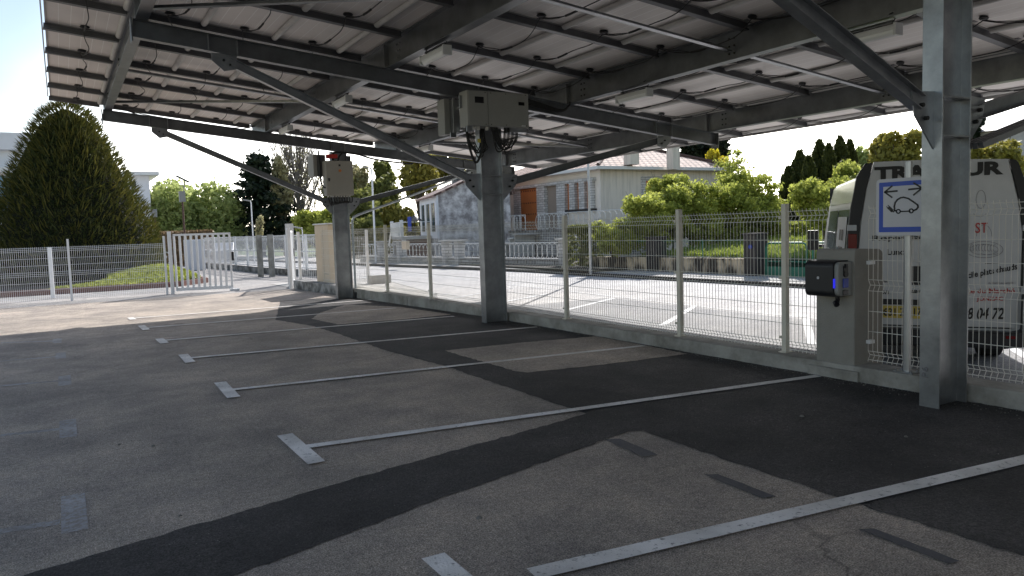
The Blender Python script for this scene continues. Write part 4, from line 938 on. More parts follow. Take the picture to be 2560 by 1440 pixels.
def tree(name,label,cat,base,lobes,n,size,lm,bark='bark',trunk=None,group=None,elong=1.5,shell=.4,limbs=6,up=None):
    base=tuple(map(float,base)); t=thing(name,label,cat,base,group=group)
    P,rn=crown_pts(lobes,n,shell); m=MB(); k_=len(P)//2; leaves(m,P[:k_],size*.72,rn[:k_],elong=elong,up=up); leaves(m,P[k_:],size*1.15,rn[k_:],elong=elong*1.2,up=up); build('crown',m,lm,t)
    c=np.mean([l[:3] for l in lobes],0); zt=max(l[2] for l in lobes); tr=MB(); r=trunk or .14
    tr.tube([base,(base[0]+.04,base[1],base[2]+(c[2]-base[2])*.6),(c[0],c[1],zt)],r,8,r1=r*.25)
    for l in lobes[:limbs*3]: 
        s=Vector((base[0]*.5+c[0]*.5,base[1]*.5+c[1]*.5,base[2]+(l[2]-base[2])*.45)); e=Vector(l[:3]); mid=(s+e)/2+Vector((0,0,.15)); tr.tube([s,mid,e,e+(e-s)*.25],r*.4,5,r1=r*.08)
    build('trunk',tr,bark,t); return t
def blob(u,v,dep,ru,rv,k=7,jit=.45,zb=None,ry=None):
    """lobes filling the outline of a crown centred where the survey sights it; ru,rv are angular radii in px"""
    c=at(u,v,dep); sx=ru*dep/F; sz=rv*dep/F; out=[]
    for i in range(k*2):
        a=R.uniform(0,2*math.pi); q=R.uniform(.35,.8); zz=R.uniform(-.8,.8); q*=math.sqrt(max(.1,1-zz*zz*.7)); f=R.uniform(.2,.42)
        out.append([c[0]+math.cos(a)*sx*q,c[1]+math.sin(a)*sx*q,c[2]+zz*sz,sx*f,sx*f,sz*f*.9])
    out.append([c[0],c[1],c[2],sx*.8,sx*.8,sz*.82]); return out
# big yew-like cone
tc=np.array([.42,33.9,.2]); tc=at(194,690,31.5); tc[2]=0
n=46000; hgt=6.85
t_=rng_.random(n)**.85; ang=rng_.random(n)*2*math.pi
prof_=np.interp(t_,[0,.12,.3,.5,.7,.85,.95,1],[1.0,1.01,.92,.73,.54,.37,.22,.03])
hsh=rng_.random((64,40)); ci=(ang/(2*math.pi)*46).astype(int)%64; cj=(t_*26+ (ci%2)*.5).astype(int)%40; cl=hsh[ci,cj]
lump=1+.03*np.sin(ang*5+t_*9)+.075*(cl-.6)
rad=3.12*prof_*lump*(1-.10*rng_.random(n)**2); P=np.stack([tc[0]+rad*np.cos(ang),tc[1]+rad*np.sin(ang),.02+t_*hgt],1)
upv=np.stack([np.cos(ang)*.75,np.sin(ang)*.75,np.full(n,1.)],1)
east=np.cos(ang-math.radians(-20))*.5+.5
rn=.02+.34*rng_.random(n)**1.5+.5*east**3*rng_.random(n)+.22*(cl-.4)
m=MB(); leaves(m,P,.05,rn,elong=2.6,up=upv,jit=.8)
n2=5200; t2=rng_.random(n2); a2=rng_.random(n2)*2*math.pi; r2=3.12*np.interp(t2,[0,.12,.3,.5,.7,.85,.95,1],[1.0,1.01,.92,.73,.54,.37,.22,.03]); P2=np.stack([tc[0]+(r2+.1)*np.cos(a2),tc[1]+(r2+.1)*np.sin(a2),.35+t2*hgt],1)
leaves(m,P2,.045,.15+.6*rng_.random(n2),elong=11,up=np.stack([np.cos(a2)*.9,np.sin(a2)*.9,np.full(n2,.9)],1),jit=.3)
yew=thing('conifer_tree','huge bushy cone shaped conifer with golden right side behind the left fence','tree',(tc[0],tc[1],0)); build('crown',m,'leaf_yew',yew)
core=MB(); rr_=[(2.85*a,z) for a,z in zip([.97,.98,.88,.70,.50,.34,.18,.02],[.0,1.1,2.2,3.6,4.8,5.8,6.45,6.75])]  # solid near-black body inside the leaf shell
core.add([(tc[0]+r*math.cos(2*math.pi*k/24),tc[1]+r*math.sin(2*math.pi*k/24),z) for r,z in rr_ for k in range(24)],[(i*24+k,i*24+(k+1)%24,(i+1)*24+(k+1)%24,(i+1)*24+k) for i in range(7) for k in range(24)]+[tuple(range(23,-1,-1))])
mat('yew_core',(.012,.014,.005),1,0,.3,8,1,14); build('inner_core',core,'yew_core',yew); m=MB(); m.cyl((tc[0],tc[1],-.05),(tc[0],tc[1],1.2),.22,10); build('trunk',m,'bark',yew)
# ground cover and grass (uncountable)
def scatter(name,poly_fn,n,size,lm,zf,elong=2,upz=1.,cat=None,h=.1):
    P=[];
    while len(P)<n:
        p=poly_fn()
        if p: P.append((p[0],p[1],zf(*p)+R.random()*h))
    m=MB(); leaves(m,np.array(P),size,.15+.7*rng_.random(n),elong=elong,up=np.array([0,0,upz]),jit=.45); return tag(build(name,m,lm),kind='stuff')
def inpoly(pts):
    xs=[p[0] for p in pts]; ys=[p[1] for p in pts]
    def f():
        x=R.uniform(min(xs),max(xs)); y=R.uniform(min(ys),max(ys)); c=False
        for i in range(len(pts)):
            (x0,y0),(x1,y1)=pts[i],pts[i-1]
            if (y0>y)!=(y1>y) and x<(x1-x0)*(y-y0)/(y1-y0)+x0: c=not c
        return (x,y) if c else None
    return f
scatter('ground_cover',inpoly([(-.5,29.9),(.5,29.7),(3.5,29.8),(4.5,31.2),(4.4,35),(3.6,38),(1.5,38),(1.5,32)]),15000,.11,'leaf_ground',lambda x,y:.0+.45*max(0,min(1,(x-.3)/2.5))*max(0,min(1,(y-29.9)/3))*max(.25,min(1,(4.9-x)/1.2)),1.4,.6,h=.08)
# lawn bank behind the stone walls
def lz(x,y):
    w=wallx(y); return .38+min(1,max(0,(x-w-.2)/8))*.55
mb=MB(); ys_=[-2,4,8,12,14,16,18,20,22.6]
for a,b in zip(ys_[:-1],ys_[1:]):
    for u,v in ((.2,3),(3,6),(6,9),(9,22)): mb.add([(wallx(a)+u,a,lz(wallx(a)+u,a)),(wallx(a)+v,a,lz(wallx(a)+v,a)),(wallx(b)+v,b,lz(wallx(b)+v,b)),(wallx(b)+u,b,lz(wallx(b)+u,b))],[(0,1,2,3)])
struct('lawn',mb,'lawn_soil')
scatter('grass',lambda:(lambda y:(wallx(y)+.25+13*R.random()**1.5,y))(R.uniform(3,22.4)),26000,.07,'grass',lz,3.2,1,h=.1)
struct('garden_ground',strip([16.2,18,24,30,60],[22.6,26,32,40,60],lambda x,y:-.02),'soil')
# ------------------------------------------------------------------ stone walls, pillars, green gates across the street
def seg(a,b,w,z0,z1,mb):
    a=np.array(a);b=np.array(b);d=(b-a)/np.linalg.norm(b-a);s=np.array([-d[1],d[0]])*w/2
    P=[a-s,b-s,b+s,a+s]; mb.hexa([(p[0],p[1],z0) for p in P]+[(p[0],p[1],z1) for p in P]) ; return mb
WP=lambda y,o=0:(wallx(y)+o,y)
# piers where the survey sights them
def sight_y(u,v=650):
    best=None
    for k in range(4,50*10):
        y=k/10.; p=proj((wallx(y),y,.4))
        if best is None or abs(p[0]-u)<best[0]: best=(abs(p[0]-u),y)
    return best[1]
yA,yB,yC,yD=sight_y(1425),sight_y(1640),sight_y(1887),sight_y(2028)
for a,b,lb in ((yA-.6,yB+.2,'mossy stained retaining wall left of the middle dark stone pillar'),(yB-.2,yC+.2,'mossy stained retaining wall between the two dark stone pillars'),(yD-3.2,-2,'mossy retaining wall right of the green gates behind the van')):
    m=MB(); seg(WP(a),WP(b),.25,-.35,.30,m); seg(WP(a,-.0),WP(b,-.0),.3,.302,.36,m); single('retaining_wall',lb,'wall',m,'moss_wall',(*WP((a+b)/2),-.2))
for y,lb,h in ((yB,'dark square stone pillar behind the third fence post',1.05),(yC,'taller dark stone pillar with a small blue disc beside the green gates',1.12)):
    m=MB(); x,_=WP(y); m.box((x-.26,y-.26,-.3),(x+.26,y+.26,h)); m.box((x-.3,y-.3,h+.002),(x+.3,y+.3,h+.06)); p=single('stone_pillar',lb,'pillar',m,'dark_stone',(x,y,-.2),bevel=.015)
    if h>1.1: m=MB(); m.cyl((x-.29,y-.05,.75),(x-.265,y-.05,.75),.07,16); single('disc_sign','small blue and white disc on the taller dark pillar','sign',m,'sticker_blue',(x-.28,y,.75))
def green_gate(y0,y1,lb):
    g=thing('garden_gate',lb,'gate',(*WP((y0+y1)/2),-.2)); a=Vector((*WP(y0),0)); b=Vector((*WP(y1),0)); m=MB()
    P=lambda t,z: tuple(a+(b-a)*t+Vector((0,0,z)))
    m.tube([P(.03,-.25),P(.03,.72),P(.06,.82),P(.12,.86),P(.88,.86),P(.94,.82),P(.97,.72),P(.97,-.25)],.032,8); m.tube([P(.03,.28),P(.97,.28)],.02,6); build('gate_frame',m,'green_metal',g)
    m=MB(); seg((a.x,a.y),(b.x,b.y),.03,-.28,.12,m); build('sheet_panel',m,'green_metal',g)
    m=MB()
    for i in range(24):
        t=.03+.94*i/23
        for s in (-1,1): t2=t+s*.5*.94; 
        m.bar(P(t,.12),P(min(.97,t+.2),.85 if t+.2<=.97 else .12+.73*(.97-t)/.2),.004,.004) ; m.bar(P(t,.12),P(max(.03,t-.2),.85 if t-.2>=.03 else .12+.73*(t-.03)/.2),.004,.004)
    build('wire_lattice',m,'green_metal',g)
green_gate(yC-.35,yD+.08,'green tube framed garden gate leaf beside the dark pillar'); green_gate(yD-.02,yD-1.9,'green tube framed garden gate leaf right of its twin, beside the van')
gr=MB()
for yy in [yA-1.2-.0*k for k in range(1)]: pass
for a,b in ((yA-.6,yB+.3),(yB-.3,yC+.3)):
    gr.tube([(*WP(a),.95),(*WP(b),.95)],.018,6)
    for k in range(int((a-b)/.12)):
        y=b+.12*k; gr.bar((*WP(y),.36),(*WP(y+.2),.95),.003,.003); gr.bar((*WP(y+.2),.36),(*WP(y),.95),.003,.003)
    for y in (b+(a-b)*.5,): gr.cyl((*WP(y),.3),(*WP(y),1.0),.025,6)
single('chainlink_fence','thin green chain link fence above the mossy retaining walls','fence',gr,'green_metal',(*WP(18),.36))
# curly white railing on slate wall further left
def ring(mb,c,d,rw,rh,r=.018,n=18):
    P=[Vector(c)+Vector(d)*rw*math.cos(2*math.pi*k/n)+Vector((0,0,rh*math.sin(2*math.pi*k/n))) for k in range(n+1)]; mb.tube(P,r,5,False)
yL=sight_y(905,650); yR=yA
m=MB()
for a,b in ((yR,yR+6),(yR+6,yR+12),(yR+12,yL)): seg(WP(a),WP(b),.24,-.25,.22,m)
sw=single('slate_wall','low slate clad garden wall below the white ring railing','wall',m,'slate_stone_dark',(*WP(28),-.1))
m=MB()
for a,b in ((yR,yR+6),(yR+6,yR+12),(yR+12,yL)): seg(WP(a),WP(b),.32,.223,.27,m)
cp=build('coping',m,'concrete_light',None); cp.parent=sw; cp.location=(-sw.location[0],-sw.location[1],-sw.location[2])
for u,lb in ((1412,'slate pier at the right end of the ring railing'),(1150,'slate pier left of the middle column behind the fence'),(1117,'slate pier nearer the grey gable house'),(1003,'slate pier by the letter box'),(955,'slate pier at the far end of the ring railing')):
    y=sight_y(u); x,_=WP(y); m=MB(); m.box((x-.2,y-.2,-.25),(x+.2,y+.2,1.02)); s=single('slate_pier',lb,'pier',m,'slate_stone',(x,y,-.1),group='slate piers of the garden wall'); m=MB(); m.box((x-.3,y-.3,1.022),(x+.3,y+.3,1.09)); 
    c_=build('cap',m,'concrete_light',None); c_.parent=s; c_.location=(-s.location[0],-s.location[1],-s.location[2])
rl=MB(); y=yR+.3; 
while y<yL-.3:
    if all(abs(y-sight_y(u))>.35 for u in (1150,1117,1003,955)): ring(rl,(*WP(y),.58),(-.13,.99,0),.19,.31,.011)
    y+=.29 if y<30 else .33
for z in (.24,.92):
    for a,b in ((yR,yR+6),(yR+6,yR+12),(yR+12,yL)): rl.tube([(*WP(a),z),(*WP(b),z)],.022,6)
single('ring_railing','white railing of overlapping rings on the slate wall by the street','railing',rl,'trim_white',(*WP(28),.25))
# ------------------------------------------------------------------ house A (tiled roof, orange doors)
HX,HY=25.71,34.07
A=thing('house','long pale house with tiled hip roof, orange doors and slate piers','house',(30,40,0))
def fy_(u,v=470): return float(on(u,v,0,HX)[1])
Y1=fy_(1232); EZ=4.78; W_=9.5
m=MB(); m.box((HX,HY,-.3),(HX+W_,Y1,EZ)); build('wall',m,'cream_wall',A)
m=MB(); m.box((HX-.02,HY-.02,-.3),(HX+.0-.004,Y1,EZ-.02)); build('front_render',m,'front_wall',A)
d0,d1=fy_(1348),fy_(1303)
m=MB(); m.box((HX-.06,d0,1.35),(HX-.022,d1,4.02)); dr=build('door',m,'orange_door',A)
m=MB()
for z in (1.7,2.4,3.1,3.85):
    for k in range(8): y=d0+(d1-d0)*(k+.5)/8; m.box((HX-.075,y-.04,z-.04),(HX-.058,y+.04,z+.04))
build('studs',m,'dark_stone',dr)
for u0,u1,lb in ((1303,1288,'x'),(1370,1350,'x'),(1421,1400,'x'),(1446,1432,'x'),(1470,1456,'x'),(1489,1481,'x')):
    a,b=fy_(u0),fy_(u1); m=MB(); m.box((HX-.28 if u0>1303 else HX-.15,a,1.35 if u0<1430 else 2.5),(HX-.03,b,4.02)); build('stone_pier',m,'slate_stone',A)
m=MB(); m.box((HX-.04,fy_(1400),1.35),(HX-.022,fy_(1370),4.02)); build('porch_shade_panel',m,'porch_shade',A)  # flat sheet, the shade of the porch opening put into its colour
for u0,u1 in ((1432,1421),(1456,1446),(1481,1470)):
    a,b=fy_(u0),fy_(u1); m=MB(); m.box((HX-.06,a,2.5),(HX-.022,b,4.02)); build('shutter',m,'orange_door',A)
m=MB(); m.box((HX-.3,fy_(1492),4.02),(HX-.025,fy_(1288),4.2)); build('lintel',m,'slate_stone',A)
m=MB(); m.box((HX-.3,fy_(1492),2.38),(HX-.025,fy_(1421),2.5)); build('window_sill',m,'dark_stone',A)
wx0,wx1=[float(on(u,460,1,HY)[0]) for u in (1614,1650)]
m=MB(); m.box((wx0-.35,HY-.05,3.2),(wx1+.55,HY-.003,4.25)); wf=build('window',m,'slate_stone',A)
m=MB(); m.box((wx0,HY-.075,3.2),(wx1+.15,HY-.052,4.0)); build('shutter',m,'orange_door',wf)
# roof: hip
o_=.55; ax=HX+W_/2; RZ=6.75; e0,e1,f0,f1=HX-o_,HX+W_+o_,HY-o_,Y1+o_; EZ2=EZ-.02; ry0,ry1=HY+W_/2,Y1-W_/2+1
tri_roof('roof',[([(e0,f0,EZ2),(e1,f0,EZ2),(ax,ry0,RZ)],(1,0,0),(0,1,.45)),([(e0,f1,EZ2),(e0,f0,EZ2),(ax,ry0,RZ),(ax,ry1,RZ)],(0,-1,0),(1,0,.45)),([(e1,f0,EZ2),(e1,f1,EZ2),(ax,ry1,RZ),(ax,ry0,RZ)],(0,1,0),(-1,0,.45)),([(e1,f1,EZ2),(e0,f1,EZ2),(ax,ry1,RZ)],(-1,0,0),(0,-1,.45))],'roof_tile',A,.1)
m=MB(); m.box((e0-.05,f0-.12,EZ-.2),(e1+.05,f0-.01,EZ-.03)); m.box((e0-.12,f0-.1,EZ-.2),(e0-.01,f1,EZ-.03)); m.cyl((e1-.3,HY-.08,EZ-.2),(e1-.3,HY-.08,0),.05,8); build('gutter',m,'trim_white',A)
m=MB(); m.box((e0+.0,f0,EZ-.14),(e1,HY-.003,EZ-.1)); m.box((e0,f0,EZ-.14),(HX-.03,f1,EZ-.1)); build('soffit',m,'trim_white',A)
for u,v0,v1,dp in ((1682,330,410,43.0),(1578,380,398,42.2),(1368,395,437,47)):
    q=at(u,v0,dp); q2=at(u,v1,dp); m=MB(); w=.26 if u!=1578 else .3; m.box((q[0]-w,q[1]-w,q2[2]-.3),(q[0]+w,q[1]+w,q[2])); m.box((q[0]-w-.05,q[1]-w-.05,q[2]+.002),(q[0]+w+.05,q[1]+w+.05,q[2]+.08)); build('chimney',m,'cream_wall',A)
for (ya,yb) in ((ry0,ry1),): 
    m=MB(); m.tube([(ax,ya,RZ+.05),(ax,yb,RZ+.05)],.12,6); m.tube([(ax,ya,RZ+.05),(e0,f0,EZ2+.06)],.1,6); m.tube([(ax,ya,RZ+.05),(e1,f0,EZ2+.06)],.1,6); build('ridge_tiles',m,'orange_door' if False else 'roof_old',A)
# terrace with ring railing and steps
TX=23.3; ty=lambda u,v=570: float(on(u,v,0,TX)[1])
T=thing('terrace','raised slate faced terrace with ring railing in front of the orange doors','terrace',(24.4,38,0))
tA,tB=ty(1560),ty(1272)
m=MB(); m.box((TX,tA,-.2),(HX-.03,tB,1.3)); build('base',m,'slate_stone_dark',T)
m=MB(); m.box((TX-.08,tA-.1,1.302),(HX-.03,tB,1.4)); build('slab',m,'concrete_dirty',T)
for a,b in ((ty(1345),tA+.1),(tB,ty(1312))):
    m=MB(); y=b
    while y<a-.2: ring(m,(TX+.05,y+.25,1.86),(0,1,0),.27,.4,.013); y+=.46
    m.tube([(TX+.05,a,2.3),(TX+.05,b,2.3)],.02,6)
    for k in fr(b,a,3): m.tube([(TX+.05,k,1.4),(TX+.05,k,2.3)],.02,5)
    build('railing',m,'trim_white',T)
for i in range(6):
    m=MB(); ys0=ty(1345,600)-.3+i*.55; z=1.25-i*.22; m.box((TX-1.5,ys0,z-.07),(TX-.02,ys0+.62,z)); m.box((TX-1.4,ys0+.5,-.1),(TX-.1,ys0+.6,z-.08)); build('step',m,'trim_white' if i%2 else 'concrete_light',T)
# ------------------------------------------------------------------ house B (rough grey gable)
cB=at(1095,600,45); azB=math.radians(14.8)
B=thing('house','old house with rough grey gable wall and white front with dark windows','house',(cB[0],cB[1],-.1),rz=-azB,local=True)
def bz(v,dep=45): return 1.6+(574-v)/F*dep
LB_=6.2; GW=4.45; RG=4.1; ez=3.75
m=MB(); m.add([(0,0,-.2),(GW,0,-.2),(GW,0,ez),(RG,0,ez+1.75),(0,0,ez),(0,LB_,-.2),(GW,LB_,-.2),(GW,LB_,ez),(RG,LB_,ez+1.75),(0,LB_,ez)],[(0,1,2,3,4),(9,8,7,6,5),(0,5,6,1),(1,6,7,2),(0,4,9,5)]); build('wall',m,'gable_rough',B)
m=MB(); m.box((-.03,-.03,1.2),(-.002,LB_,ez-.02)); m.box((-.03,-.035,1.2),(.1,-.004,ez-.02)); fw_=build('front_render',m,'white_wall',B)
for y in (1.1,2.95,4.85):
    m=MB(); m.box((-.045,y-.52,1.6),(-.032,y+.48,3.3)); w=build('window',m,'window_dark',B); build('shutter',MB().box((-.075,y+.5,1.6),(-.034,y+.85,3.32)),'trim_white',w); build('window_bar',MB().box((-.055,y-.03,1.6),(-.047,y+.01,3.3)),'window_blue',w)
tri_roof('roof',[([(-.3,LB_+.3,ez-.05),(-.3,-.15,ez-.05),(RG,-.15,ez+1.85),(RG,LB_+.3,ez+1.85)],(0,-1,0),(1,0,.45)),([(GW+.3,-.15,ez-.05),(GW+.3,LB_+.3,ez-.05),(RG,LB_+.3,ez+1.85),(RG,-.15,ez+1.85)],(0,1,0),(-1,0,.45))],'roof_old',B,.12)
m=MB(); m.box((2.0,4.6,ez+.6),(2.7,5.3,ez+2.0)); build('chimney',m,'concrete_dirty',B)
bal=thing('balcony','white railed balcony with steps in front of the white house front','balcony',(cB[0],cB[1],-.1),rz=-azB,local=True)
m=MB(); m.box((-1.9,1.8,1.18),(-.05,LB_+.6,1.36)); m.box((-1.85,1.9,-.1),(-1.6,2.15,1.18)); m.box((-1.85,LB_+.3,-.1),(-1.6,LB_+.55,1.18)); build('slab',m,'concrete_light',bal)
m=MB(); m.box((-1.5,2.2,-.1),(-.05,LB_,1.17)); build('underroom',m,'brick_edge',bal)
m=MB()
for y in fr(1.85,LB_+.5,26): m.box((-1.86,y-.012,1.37),(-1.84,y+.012,2.2))
m.bar((-1.85,1.85,2.22),(-1.85,LB_+.5,2.22),.05,.05); m.bar((-1.85,0,2.22),(-1.85,1.8,2.22),.04,.04); m.bar((-.05,1.85,2.22),(-1.85,1.85,2.22),.04,.04)
for y in (1.85,LB_+.5): m.box((-1.95,y-.1,1.37),(-1.75,y+.1,2.36))
build('railing',m,'trim_white',bal)
m=MB()
for i in range(7): m.box((-1.8,LB_+.6+i*.32,1.1-i*.2),(-.6,LB_+.95+i*.32,1.16-i*.2)); 
m.bar((-1.85,LB_+.6,2.1),(-1.85,LB_+3.0,.7),.05,.05); m.bar((-1.85,LB_+.6,1.8),(-1.85,LB_+3.0,.4),.04,.04); build('steps',m,'trim_white',bal)
q=at(1024,561,42.5); m=MB(); m.box((q[0]-.02,q[1]-.22,q[2]-.38),(q[0]+.02,q[1]+.22,q[2]+.42)); s=single('hanging_sign','small blue rectangular sign on the balcony railing','sign',m,'sticker_blue',(q[0],q[1],q[2]))
q=at(1014,613,37); m=MB(); m.box((q[0]-.1,q[1]-.28,q[2]-.2),(q[0]+.1,q[1]+.28,q[2]+.2)); single('letter_box','beige letter box on the slate garden wall','letter box',m,'beige_box',(q[0],q[1],q[2]),bevel=.02)
q=at(1036,549,43.5); m=MB(); m.add([(q[0],q[1],q[2]+.25)]+[(q[0]+.55*math.cos(t),q[1]+.55*math.sin(t),q[2]-.08) for t in [math.pi*k/4 for k in range(8)]],[(0,1+k,1+(k+1)%8) for k in range(8)]); m.cyl((q[0],q[1],1.3),(q[0],q[1],q[2]+.3),.02,6); single('parasol','small dark parasol on the white railed balcony','parasol',m,'umbrella_navy',(q[0],q[1],1.3))
# ------------------------------------------------------------------ white buildings far left
b1=thing('office_building','flat roofed white building hidden behind the big conifer at far left','building',(-5,45,0))
q0=at(0,335,42); xr=at(150,335,42)[0]; yb=at(60,335,42)[1]; zt=at(60,335,42)[2]; z2=at(60,367,42)[2]; z3=at(60,421,42)[2]
m=MB(); m.box((-16,yb,-.1),(xr,yb+8,zt-.02)); build('wall',m,'white_wall',b1)
m=MB(); m.box((-16.1,yb-.5,zt-.9),(xr+.2,yb-.004,zt)); build('parapet',m,'white_wall',b1)
m=MB(); m.box((-16.1,yb-.8,z3-.25),(xr+.2,yb-.003,z3)); build('canopy_slab',m,'trim_white',b1)
for x in (-4.6,-2.6): m=MB(); m.box((x,yb-.05,z3-2.3),(x+1.6,yb-.003,z3-.4)); build('window',m,'window_blue',b1)
b2=thing('stair_block','plain white block with projecting roof slab and one tiny window behind the conifer','building',(4,62,0))
qa=at(372,436,58); qb=at(300,436,58)
m=MB(); m.box((qb[0]-8,qa[1],-.2),(qa[0],qa[1]+8,qa[2]-.1)); build('wall',m,'white_wall',b2)
m=MB(); m.box((qb[0]-8.3,qa[1]-.7,qa[2]-.1+.003),(qa[0]+.65,qa[1]+8.5,qa[2]+.16)); build('roof_slab',m,'trim_white',b2)
q=at(331,461,58); m=MB(); m.box((q[0]-.2,qa[1]-.03,q[2]-.2),(q[0]+.2,qa[1]-.003,q[2]+.2)); build('window',m,'window_dark',b2)
# ------------------------------------------------------------------ lamps and posts
def solar_lamp(lb,u,vt,vb,dep,arm):
    b=at(u,vb,dep); t=at(u,vt,dep); L_=thing('solar_street_lamp',lb,'street lamp',(b[0],b[1],-.2),group='rust coloured solar street lamps by the drive')
    m=MB(); m.tube([(b[0],b[1],-.2),(b[0],b[1],t[2])],.065,8,r1=.05); build('pole',m,'rust_pole',L_)
    m=MB(); m.box((b[0]-.16,b[1]-.12,t[2]),(b[0]+.16,b[1]+.12,t[2]+.6)); build('battery_box',m,'box_grey',L_)
    if arm:
        s=MB(); s.tube([(b[0]+.1,b[1],t[2]+.6),(b[0]+.2,b[1],t[2]+1.2)],.03,6); build('arm',s,'box_grey',L_)
        s=MB(); s.add([(b[0]-.25,b[1]-.3,t[2]+1.45),(b[0]+.4,b[1]-.3,t[2]+1.1),(b[0]+.4,b[1]+.3,t[2]+1.1),(b[0]-.25,b[1]+.3,t[2]+1.45),(b[0]-.25,b[1]-.3,t[2]+1.5),(b[0]+.4,b[1]-.3,t[2]+1.15),(b[0]+.4,b[1]+.3,t[2]+1.15),(b[0]-.25,b[1]+.3,t[2]+1.5)],[(0,3,2,1),(4,5,6,7),(0,1,5,4),(1,2,6,5),(2,3,7,6),(3,0,4,7)]); build('solar_module',s,'window_dark',L_)
solar_lamp('rust brown solar lamp post rising above the open gate leaf',465,505,640,44,True)
solar_lamp('smaller rust brown lamp post beside the white block, half hidden by the conifer',394,543,640,58,False)
def street_lamp(lb,u,vt,vb,dep,dirx,zb=-.2,arm=.7,r=.06):
    b=at(u,vb,dep); t=at(u,vt,dep); L_=thing('street_lamp',lb,'street lamp',(b[0],b[1],zb)); m=MB(); d=Vector((M[0][0]*dirx,M[1][0]*dirx,0)); p=Vector((b[0],b[1],0))
    m.tube([(b[0],b[1],zb),(b[0],b[1],t[2]-.1),tuple(p+d*.05+Vector((0,0,t[2])))],r,8,r1=r*.7); build('pole',m,'fence_white',L_)
    h=MB(); h.bar(p+Vector((0,0,t[2]+.0)),p+d*arm+Vector((0,0,t[2]+.1)),.2,.07); build('lamp_head',h,'box_grey',L_,bevel=.03)
street_lamp('white street lamp in front of the black cedar by the drive',633,503,600,50,-1,arm=.5,r=.045)
street_lamp('tall white street lamp behind the fence left of the grey gable house',939,422,640,42,-1,arm=.45,r=.06)
street_lamp('short lamp with flat head above the concrete piers of the drive',757,571,600,40,-1,arm=.5,r=.03)
q=gst(1460,686,.1); m=MB(); m.tube([(q[0]+.3,q[1],-.15),(q[0]+.3,q[1],2.0)],.06,10); m.tube([(q[0]+.3,q[1],2.0),(q[0]+.3,q[1],6.4)],.045,10); single('utility_pole','plain pale steel pole standing on the far pavement in front of the tiled house','pole',m,'alu',(q[0]+.3,q[1],-.15))
# ------------------------------------------------------------------ trees and shrubs
T_=[ # name,label,u,v,dep,ru,rv,n,size,mat,base v
('round_tree','rounded bright green tree nearest the white block',432,535,60,66,78,7000,.24,'leaf_green'),
('round_tree','rounded green tree in the middle behind the rusty lamp post',430,500,68,58,52,4500,.26,'leaf_green'),
('round_tree','largest dome shaped green tree right of the rusty lamp post',537,545,62,72,90,9500,.24,'leaf_green'),
('olive_tree','airy olive and ochre tree above the slate roof left of the middle column',1045,440,66,62,52,3600,.26,'leaf_olive'),
('broadleaf_tree','green ochre tree peeping over the old roof behind the middle column',1130,400,72,70,45,3600,.28,'leaf_olive'),
('broadleaf_tree','dark green bushy tree right of the tall cabinet on the far column',905,530,64,55,65,4200,.28,'leaf_mid'),
('broadleaf_tree','dark green bushy tree beside the tall white street lamp',965,500,70,45,70,3500,.28,'leaf_mid'),
('broadleaf_tree','bright lime green tree below the tall cabinet by the far column',790,565,58,62,45,4200,.22,'leaf_lime'),
('broadleaf_tree','tree with reddish pale leaves between street lamp and cabinet',900,470,74,30,50,1500,.25,'leaf_pale'),
('broadleaf_tree','pale cream leaved tree right of the black cedar',705,480,64,28,85,2600,.22,'leaf_pale'),
('broadleaf_tree','mid green tree behind the far column',850,480,72,50,80,3600,.28,'leaf_mid'),
('small_tree','small slim pale green tree in front of the black cedar',649,570,44,11,32,700,.13,'leaf_pale'),
('dark_pine','dark pine rising behind the tiled roof of the long house',1765,372,70,72,48,5200,.3,'leaf_dark'),
('yellow_bush','bright yellow green tree at the corner of the tiled house',1800,440,48,42,60,3800,.18,'leaf_yellow'),
('broadleaf_tree','fresh green tree right of the tall cypresses',2150,420,48,38,62,3000,.2,'leaf_green'),
('olive_tree','tall ochre green tree left of the near column behind the van roof',2235,400,40,78,70,6500,.17,'leaf_olive'),
('olive_tree','wide ochre green tree at the right edge above the van',2480,420,38,95,70,7000,.17,'leaf_olive'),
('dark_pine','dark conifer just right of the near column above the ochre trees',2425,300,60,30,70,2500,.25,'leaf_dark'),
('broadleaf_tree','dark shaded tree at the right edge beside the van',2570,540,34,60,90,4200,.18,'leaf_mid'),
]
for nm,lb,u,v,dp,ru,rv,n,s,lm in T_:
    lob=blob(u,v,dp,ru,rv,8); c=at(u,v,dp)
    if nm=='round_tree':
        a_,b_=ru*dp/F,rv*dp/F; lob=[[c[0],c[1],c[2]-.1*b_,a_*1.0,a_*1.0,b_*1.1],[c[0],c[1],c[2]-.45*b_,a_*1.02,a_*1.02,b_*.7]]+[[c[0]+a_*.8*math.cos(q),c[1]+a_*.8*math.sin(q),c[2]+b_*R.uniform(-.6,.3),a_*.24,a_*.24,b_*.3] for q in [k*1.05 for k in range(6)]]
    tree(nm,lb,'tree',(c[0],c[1],-.3 if dp>44 or u<1300 else .3),lob,int(n*1.35),s*.9,lm,trunk=.16 if n>1500 else .05)
for i,(u,v,dp,ru,rv,lm,lb) in enumerate([(720,590,66,50,42,'leaf_pale','pale low bushy tree right of the cedar foot'),(830,570,60,60,50,'leaf_mid','low dark green bush left behind the far column'),(925,590,60,62,44,'leaf_mid','low green bush behind the fence right of the far column'),(1000,560,64,52,56,'leaf_olive','low olive bush left of the white house front'),(880,540,70,50,50,'leaf_olive','olive bush between far column and street lamp'),(960,450,76,26,50,'leaf_mid','slender tree just right of the tall street lamp'),(895,455,78,24,42,'leaf_pale','slender pale tree just left of the tall street lamp')]):
    lob=blob(u,v,dp,ru,rv,9); c=at(u,v,dp); tree('broadleaf_tree' if rv>44 else 'bush',lb,'tree' if rv>44 else 'bush',(c[0],c[1],-.3),lob,4200,.24,lm,trunk=.1)
